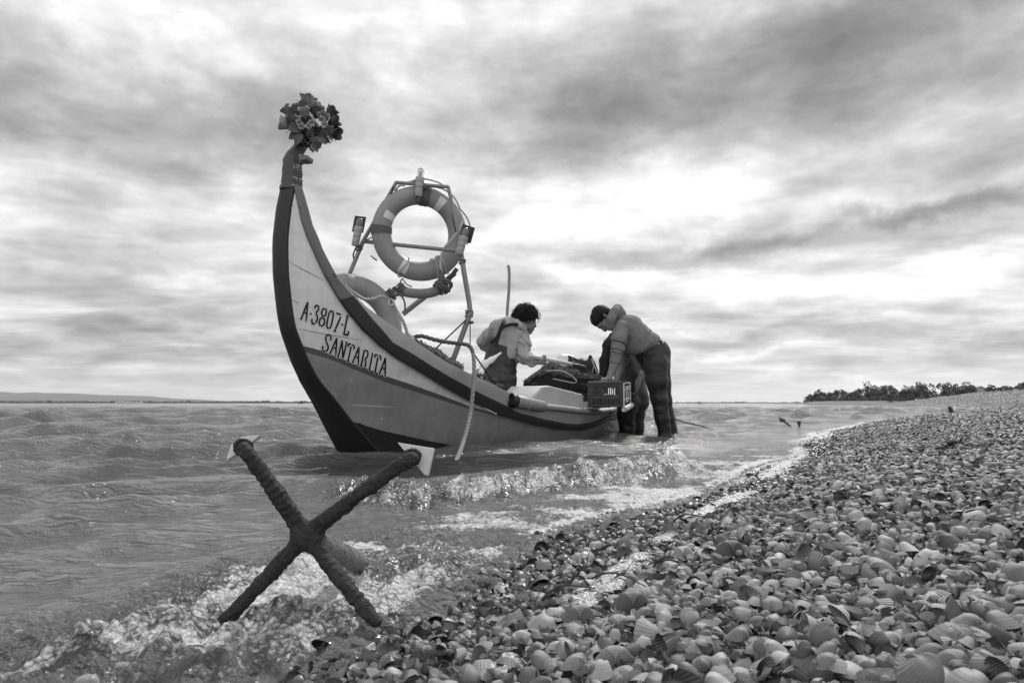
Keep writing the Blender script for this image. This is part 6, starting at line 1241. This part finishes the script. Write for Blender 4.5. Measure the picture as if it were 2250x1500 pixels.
# ------------------------------------------------------------------ far shore, headland, haze
M_leaf = [mk('far_foliage_' + n, v, .8, .4, .3, 0) for n, v in (('a', .065), ('b', .085), ('c', .11))]; M_bark = mk('bark', .05, .8, .3, 2, .2)
M_land = mk('far_land', .09, .9, .4, .05, 0); M_hill = mk('hill_cover', .06, .9, .3, .002, 0)
def build_far():
    g = np.random.default_rng(12)
    # hills
    for nm, Y, prof, dep in (('far_hills', 7600, ((-500, 858), (-200, 856), (0, 860), (40, 863), (75, 861.5), (100, 863), (150, 863.5), (230, 867.5), (330, 870), (380, 875), (430, 877), (480, 880), (560, 881), (640, 883), (760, 886)), 2500), ('near_hills', 4200, ((-500, 877), (-100, 880), (0, 879), (60, 878.5), (80, 878), (120, 880), (160, 879), (200, 881), (260, 882), (320, 882), (400, 881.5), (480, 882.5), (560, 881.5), (640, 882.5), (700, 883.4), (900, 883.8), (1300, 884.4), (1750, 884.6), (1900, 887)), 500)):
        xs = np.arange(prof[0][0], prof[-1][0], 4.); ys = np.interp(xs, *zip(*prof)) + .5 * fbm(xs * .05, xs * 0, 3) + (.5 * fbm(xs * .3, xs * 0 + 3, 3) if Y < 5000 else 0)
        rows = []
        for f, hf in ((-.35, 0), (-.15, .45), (0, 1), (.5, .8), (1, 0)):
            P = np.array([at(x, y, Y) for x, y in zip(xs, ys)]); P[:, 2] = np.maximum(P[:, 2], -2) * hf - (2 if hf == 0 else 0); P[:, 1] += f * dep; P[:, 0] *= P[:, 1] / Y; rows.append(P)
        G = np.array(rows); o = mesh_np(nm, G.reshape(-1, 3), np.array(grid_faces(len(rows), len(xs))), M_hill); tag(o, kind='structure')
    # far low treeline: reads as one mass
    mb_V = []; F = []; n = 0
    for i in range(5200):
        x = g.uniform(-60, 700) if g.random() < .75 else g.uniform(700, 1760); Y = g.uniform(1700, 2000); hp = (3.4 + 2.2 * fbm(np.array([x * .06]), np.array([0.]), 3)[0]) * (1 if x < 700 else .55); p = at(x, 886 - g.uniform(0, max(hp, .8)), Y); s = g.uniform(1.2, 3.0); a = g.uniform(0, 3.1); d = np.array([math.cos(a), math.sin(a) * .6, 0]) * s; u_ = np.array([g.normal(0, .3), g.normal(0, .3), .8]) * s
        mb_V += [p - d - u_, p + d - u_, p + d + u_, p - d + u_]; F.append((n, n + 1, n + 2, n + 3)); n += 4
    tag(mesh_np('far_treeline', np.array(mb_V), F, M_leaf[1], smooth=False), kind='stuff')
    V = np.array([at(x, 886, Y) + (0, 0, z) for x in np.arange(-80, 1800, 20) for Y, z in ((1650, -.6), (1690, 1.0), (2050, 1.2), (2100, -1))]); m = len(V) // 4; tag(mesh_np('far_bank', V, np.array(grid_faces(m, 4)), M_land), kind='structure')
    def crown(mb, c, rx, rz, n, s, g, flat=1.0):
        k = max(int(n / 60), 4); cl = [c + np.array([g.normal(0, rx * .42), g.normal(0, rx * .4), g.normal(0, rz * .42)]) for _ in range(k)]; r = [g.uniform(.35, .6) * min(rx, rz) for _ in cl]; V = []
        for i in range(n):
            j = g.integers(k); d = g.normal(0, 1, 3); d /= np.linalg.norm(d); p = cl[j] + d * r[j] * g.uniform(.6, 1.05) * (1, 1, flat); e = g.normal(0, 1, 3); e /= np.linalg.norm(e); f = np.cross(e, g.normal(0, 1, 3)); f /= np.linalg.norm(f); q = s * g.uniform(.6, 1.3); V += [p - e * q, p + f * q * .6, p + e * q, p - f * q * .6]
        mb.add(V, [(4 * i, 4 * i + 1, 4 * i + 2, 4 * i + 3) for i in range(n)])
    def tree(name, x, ytop, w, ybase, Y, lab, gp, m, n=520, bare=False, conic=False):
        b = at(x, ybase, Y); t = at(x, ytop, Y); hh = t[2] - b[2]; rx = w / 2 * Y / FX; root = empty(name, tuple(b), lab, 'tree', gp); bpy.context.view_layer.update()
        mb = MB(); tr = b + (0, 0, -1.0); lean = g.normal(0, .05); top = np.array([b[0] + lean * hh, b[1], b[2] + hh * .8]); mb.tube(catmull([tr, (tr + top) / 2 + (g.normal(0, .1), 0, 0), top], 6), np.linspace(.22, .06, 6), 6)
        for i in range(9 if bare else 5):
            f = g.uniform(.35, .9); s0 = tr * (1 - f) + top * f; e = s0 + np.array([g.normal(0, rx * .5), g.normal(0, rx * .4), hh * g.uniform(.12, .3)]); mb.tube([s0, (s0 + e) / 2 + (0, 0, -.1), e], [.09, .06, .025], 5)
        mb.build('trunk', M_bark, root); mb = MB()
        if conic:
            for k in range(6): f = k / 6; crown(mb, b + (0, 0, hh * (.15 + .75 * f)), rx * (1 - f) * .9 + .2, hh * .16, 90, .34, g)
        elif bare:
            for k in range(5): a = g.uniform(0, 6.28); crown(mb, b + (rx * .7 * math.cos(a), rx * .5 * math.sin(a), hh * g.uniform(.65, .95)), rx * .28, hh * .06, 26, .34, g)
        else: crown(mb, b + (0, 0, hh * .62), rx, hh * .40, n, .46, g); crown(mb, b + (0, 0, hh * .3), rx * 1.1, hh * .34, n, .46, g)
        mb.build('crown', m, root, smooth=False)
    HY = 330
    trees = [(1785, 861), (1799, 860), (1815, 858), (1831, 857), (1853, 861), (1867, 857), (1888, 852), (1911, 846), (1932, 848), (1947, 844), (1966, 848), (1986, 852), (1999, 850), (2019, 843), (2033, 842), (2076, 842), (2089, 843), (2103, 843), (2119, 849), (2136, 852), (2184, 847), (2203, 845), (2221, 848), (2238, 845), (2256, 847), (2275, 846)]
    names = ['low rounded tree at the seaward end of the headland', 'broad dark tree of the headland wood', 'tall spreading pine of the headland wood']
    for i, (x, y) in enumerate(trees):
        k = 0 if i < 6 else 1 if i % 2 else 2; w = g.uniform(28, 40) if i > 5 else 27; tree('headland_tree', x, y + g.uniform(-1, 1), w, 886 - 3 * (x > 2000) - 4 * (x > 2150), HY + g.uniform(-14, 14), names[k], 'trees on the headland', M_leaf[g.integers(2)])
    tree('tall_bare_tree', 2059, 837, 20, 880, HY + 4, 'tall thin crowned tree rising above the headland wood', None, M_leaf[0], bare=True)
    for x, y, w in ((1956, 863, 22), (2038, 857, 24)): tree('pointed_shrub', x, y, w, 884, HY - 28, ('smaller' if w == 22 else 'larger') + ' of the two pointed shrubs in front of the headland wood', 'pointed shrubs on the headland', M_leaf[0], conic=True)
    for i in range(24):
        x = 1770 + i * 19 + g.uniform(-6, 6); b = at(x, 884, HY - 20 + g.uniform(-5, 5)); mb = MB(); crown(mb, b + (0, 0, 1.3), g.uniform(2.6, 3.8), 2.0, 300, .36, g); o = mb.build('shore_bush', M_leaf[g.integers(3)], smooth=False); tag(o, 'low bush along the foot of the headland trees', 'bush', 'bushes along the headland')
    X = np.arange(1700, 2600, 15); V = np.array([at(x, 886, HY - 36 + k * 60) + (0, 0, -.3 + (1.4 if 0 < k < 2 else 0) * sstep(1740, 1800, x) + 2.0 * sstep(1980, 2100, x) * (k > 0)) for x in X for k in (0, .18, .6, 1.4, 2.4)]); tag(mesh_np('headland_ground', V, np.array(grid_faces(len(X), 5)), M_land), kind='structure')
    # house on the headland, one gable towards the sea
    def house(x0, x1, ye, yr, yb, Y, lab, mw):
        root = empty('house', tuple(at((x0 + x1) / 2, yb, Y)), lab, 'house'); bpy.context.view_layer.update(); a, b = at(x0, ye, Y), at(x1, ye, Y); r = at((x0 + x1) / 2, yr, Y); zb = at(x0, yb, Y)[2] - 1; D = np.array([0, 9, 0]); e = np.array([.7, 0, -.25]); up = np.array([0, 0, .16])
        mb = MB(); V = [(a[0], Y, zb), (b[0], Y, zb), b, r, a]; V = np.array([np.array(q, float) for q in V]); mb.add(np.vstack([V, V + D]), [(0, 1, 2, 3, 4), (9, 8, 7, 6, 5), (0, 5, 6, 1), (1, 6, 7, 2), (4, 9, 5, 0)]); mb.build('wall', mw, root, smooth=False)
        for s, q in ((1, b), (-1, a)):
            ee = q + e * (s, 1, 1); mb = MB(); R0 = np.array([r + (0, -.5, .05), ee + (0, -.5, .05), ee + D + (0, .5, .05), r + D + (0, .5, .05)]); mb.add(np.vstack([R0, R0 + up]), [(0, 1, 2, 3), (7, 6, 5, 4), (0, 4, 5, 1), (1, 5, 6, 2), (2, 6, 7, 3), (3, 7, 4, 0)]); mb.build('roof', M_roof, root, smooth=False)
        for f in (.35, .62):
            c = a * (1 - f) + b * f; mb = MB(); mb.box((c[0], Y - .02, c[2] - .9), (1.1, .08, 1.2), bev=.02); mb.build('window', M_board, root)
    M_roof = mk('roof_tile', .22, .8, .25, 1.5, .3, 8); Mh = mk('house_render', .26, .8, .15, 1, .2)
    house(2122, 2186, 864, 848.5, 872, HY + 6, 'pale gabled house among the headland trees', Mh); house(2229, 2275, 858, 850, 868, HY + 10, 'low house at the right edge of the headland', Mh)
    for i, x in enumerate((2094, 2104, 2127, 2168)): mb = MB(); mb.tube([at(x, 870, HY - 10), at(x, 847 + i, HY - 10)], .09, 6); tag(mb.build('utility_pole', M_bark), 'thin pole standing before the headland houses', 'pole', 'poles on the headland')
    # works on the far bank
    root = empty('factory', tuple(at(263, 885, 1900)), 'distant factory with two chimneys on the far bank', 'factory'); bpy.context.view_layer.update(); Mp = mk('works_wall', .4, .8, .2, .2, 0)
    for x, w_, h_ in ((263, 14, 4), (275, 16, 2.6), (300, 22, 2.4)): mb = MB(); c = at(x, 885 - h_ / 2, 1640); mb.box(c, (w_ * 1640 / FX, 12, h_ * 1640 / FX), bev=.4); mb.build('wall', Mp, root, smooth=False)
    for x, y in ((258, 877), (268.5, 877)): mb = MB(); mb.tube([at(x, 886, 1640), at(x, y, 1640)], [1.0, .7], 8); mb.build('chimney', M_bark, root)
    for x, y, w in ((104, 878, 9), (108, 877, 9), (113, 877.5, 10), (365, 881, 6), (34, 883, 10), (385, 883, 12)): tree('bank_tree', x, y, w, 886, 1630, 'tree standing above the low far bank', 'trees on the far bank', M_leaf[1], n=160 if w != 9 else 90)
    for x, y, w, Yb, lab in ((661, 884.2, 12, 900, 'small dark boat far out beyond the prow'), (1538, 887.2, 7, 420, 'tiny dark boat far out right of the men')):
        c = at(x, 886.2, Yb); c[2] = .1; L = w * Yb / FX; root = empty('far_boat', tuple(c), lab, 'boat'); bpy.context.view_layer.update(); mb = MB(); sec = []
        for f in np.linspace(-.5, .5, 9): hw = .22 * L * (1 - (2 * f) ** 2) ** .6 + .02; zz = .12 * L + .35 * L * abs(f) ** 2.2; sec.append([c + (f * L, -hw, zz), c + (f * L, -hw * .6, -.05), c + (f * L, hw * .6, -.05), c + (f * L, hw, zz)])
        S = np.array(sec); mb.add(S.reshape(-1, 3), grid_faces(9, 4) + [(3, 2, 1, 0), (32, 33, 34, 35)]); mb.build('hull', M_board, root); mb = MB(); mb.box(c + (L * .15, 0, L * .28), (L * .22, L * .16, L * .3), bev=.1); mb.build('cabin', M_board, root)
build_far()
def build_strand():
    g = np.random.default_rng(31)
    def ground(px, py, off=.0):
        Y = 2.0; d = ray(px, py); lo, hi = .4, 60.
        for Y in .4 * (150 ** np.linspace(0, 1, 900)):
            p = CAM + d * (Y / d[1])
            if p[2] <= float(beach_z(np.array(p[0]), np.array(Y))) + off: return p
        return p
    # froth left on the shells
    Mf = bpy.data.materials.new('froth'); Mf.use_nodes = True; k = NT(Mf.node_tree); b = k.n['Principled BSDF']; pos = k.n.new('ShaderNodeNewGeometry').outputs['Position']
    v = k.n.new('ShaderNodeTexVoronoi'); v.inputs['Scale'].default_value = 170; k.l.new(pos, v.inputs['Vector']); n1 = k.noise(pos, 38, 5, .6)
    c = k.m('MULTIPLY', k.map(v.outputs['Distance'], 0, .6, 1.0, .75), k.m('ADD', .12, k.m('MULTIPLY', n1, .55))); cc = k.n.new('ShaderNodeCombineColor'); [k.l.new(c, cc.inputs[i]) for i in range(3)]; k.l.new(cc.outputs[0], b.inputs['Base Color']); b.inputs['Roughness'].default_value = .35
    pa = k.n.new('ShaderNodeAttribute'); pa.attribute_name = 'prof'; n2 = k.noise(pos, 90, 4, .7); k.l.new(k.map(k.m('ADD', pa.outputs['Fac'], k.m('MULTIPLY', k.m('SUBTRACT', k.m('ADD', n1, n2), 1.0), 2.2)), .38, .72, 0, .95), b.inputs['Alpha'])
    bn = k.n.new('ShaderNodeBump'); bn.inputs['Distance'].default_value = .003; k.l.new(k.m('ADD', k.m('MULTIPLY', v.outputs['Distance'], -1), n1), bn.inputs['Height']); k.l.new(bn.outputs[0], b.inputs['Normal'])
    Vs = []; F = []; o = 0; PR = []
    def patch(Q, W, nv, seed, hgt):     # ragged sheet of froth along a line of ground points
        nonlocal o
        T = np.gradient(Q, axis=0); T /= np.linalg.norm(T, axis=1)[:, None]; N = np.stack([-T[:, 1], T[:, 0]], 1); U = np.linspace(-1, 1, nv)
        X = Q[:, None, 0] + N[:, None, 0] * U[None] * W[:, None]; Y = Q[:, None, 1] + N[:, None, 1] * U[None] * W[:, None]
        e = np.sin(math.pi * (np.arange(len(Q)) + .5) / len(Q))[:, None] ** .7; prof = ((1 - np.abs(U[None]) ** 2.2) + .62 * fbm(X * 26 + seed, Y * 22, 4)) * np.clip(e * 1.4, 0, 1)
        bz = beach_z(X, Y); wz_ = .012 * (shore_d(X, Y) < .0); Z = np.maximum(bz, wz_) + .006 + hgt * np.clip(prof, 0, 1) ** .5 + .006 * fbm(X * 60, Y * 60, 3); keep = (prof[:-1, :-1] > .1) & (prof[1:, 1:] > .1); I = np.arange(X.size).reshape(X.shape) + o
        Fq = np.stack([I[:-1, :-1], I[:-1, 1:], I[1:, 1:], I[1:, :-1]], -1)[keep]; F.extend(map(tuple, Fq.tolist())); Vs.append(np.stack([X, Y, Z], -1).reshape(-1, 3)); PR.append(prof.ravel()); o += X.size
    for q, pts in enumerate((((1450, 1210, 22), (1400, 1228, 44), (1372, 1250, 40), (1345, 1275, 40), (1310, 1302, 52), (1275, 1330, 44), (1250, 1352, 26)), ((1655, 1078, 16), (1628, 1090, 34), (1598, 1104, 36), (1570, 1112, 22), (1540, 1128, 26), (1505, 1145, 20)), ((1768, 992, 16), (1738, 1012, 26), (1712, 1030, 34), (1672, 1050, 34), (1640, 1065, 22)), ((1480, 1180, 10), (1462, 1186, 24), (1440, 1196, 14)), ((1130, 1440, 10), (1110, 1466, 40), (1085, 1490, 46)))):
        C = []
        for (x, y, w) in pts: p = ground(x, y, .012); C.append([p[0], p[1], w * p[1] / FX * 1.15])
        Q = catmull(C, 24 * len(pts)); patch(Q[:, :2], Q[:, 2], 34, q * 7.7, .014)
    for q, (y0, y1, d0, w, n) in enumerate(((1.55, 2.6, -.03, .035, 130), (2.4, 5.2, .0, .07, 220), (5.0, 12.0, .02, .12, 220), (11.5, 26, .0, .3, 160))):
        Yq = np.linspace(y0, y1, n); sl_ = np.interp(Yq, SH_Y, np.sqrt(1 + _sd ** 2)); patch(np.stack([shore_x(Yq) + (d0 + .05 * fbm(Yq * 2, Yq * 0 + q, 3)) * sl_, Yq], 1), w * (.55 + .9 * vnoise(Yq * 2.2, Yq * 0 + q)), 30, q * 3.1, .012)
    tag(mesh_np('froth', np.concatenate(Vs), F, Mf, attr={'prof': np.concatenate(PR)}), kind='stuff')
    Mt = mk('twig_bark', .035, .7, .4, 40, .5, 120)
    for (x0, y0, x1, y1, r, lab) in ((1190, 1318, 1300, 1290, .0022, 'long dark twig lying across the shells left of the froth tongue'), (1255, 1278, 1312, 1255, .0016, 'short bent twig sticking up above the froth tongue'), (1300, 1270, 1420, 1288, .0018, 'thin dark stalk lying over the froth tongue'), (1480, 1145, 1560, 1138, .0022, 'dark stalk on the wet shells by the second froth patch'), (1640, 1043, 1675, 1058, .006, 'dark curled weed scrap at the edge of the froth'), (1435, 1245, 1500, 1232, .0018, 'thin stalk on the shells right of the froth tongue'), (2085, 975, 2125, 977, .010, 'flat dark scrap of weed lying high on the shell bank')):
        a = ground(x0, y0, .02); b_ = ground(x1, y1, .03); m_ = (a + b_) / 2 + (g.normal(0, .006), 0, .012); mb = MB(); P = catmull([a, a * .6 + m_ * .4 + (0, 0, .004), m_, b_], 16); mb.tube(P, np.linspace(r, r * .45, 16), 6); mb.tube([P[9], P[9] + (b_ - a) * .22 + (.0, .01, .022)], [r * .6, r * .25], 5); tag(mb.build('twig', Mt), lab, 'twig')
    p = ground(2092, 908, 0); q = p[1] / FX; s = SDF(3 * q); s.cap(p + q * np.array([0, 0, -2]), p + q * np.array([-2, 0, 8]), 5 * q, 4 * q); s.cap(p + q * np.array([8, 0, -1]), p + q * np.array([22, 4, -1]), 5 * q, 3 * q); s.cap(p + q * np.array([-3, 0, 11]), p + q * np.array([-5, 0, 13]), 4 * q, 3.4 * q); tag(s.build('driftwood_stump', Mt, 1.1 * q, warp=lambda x, y, z: 2 * q * fbm(x * .12 / q, z * .12 / q, 3, y * .12 / q)), 'dark driftwood stump far along the edge of the shell bank', 'driftwood')
build_strand()
def build_haze():
    m = bpy.data.materials.new('thin_haze'); m.use_nodes = True; t = m.node_tree; t.nodes.clear(); o = t.nodes.new('ShaderNodeOutputMaterial'); v = t.nodes.new('ShaderNodeVolumePrincipled'); v.inputs['Color'].default_value = (.92, .92, .92, 1); v.inputs['Density'].default_value = 4.5e-5; v.inputs['Anisotropy'].default_value = .2; t.links.new(v.outputs[0], o.inputs['Volume'])
    mb = MB(); mb.box((0, 4500, 149), (26000, 19000, 304)); ob = mb.build('haze', m, smooth=False); tag(ob, kind='stuff')
build_haze()
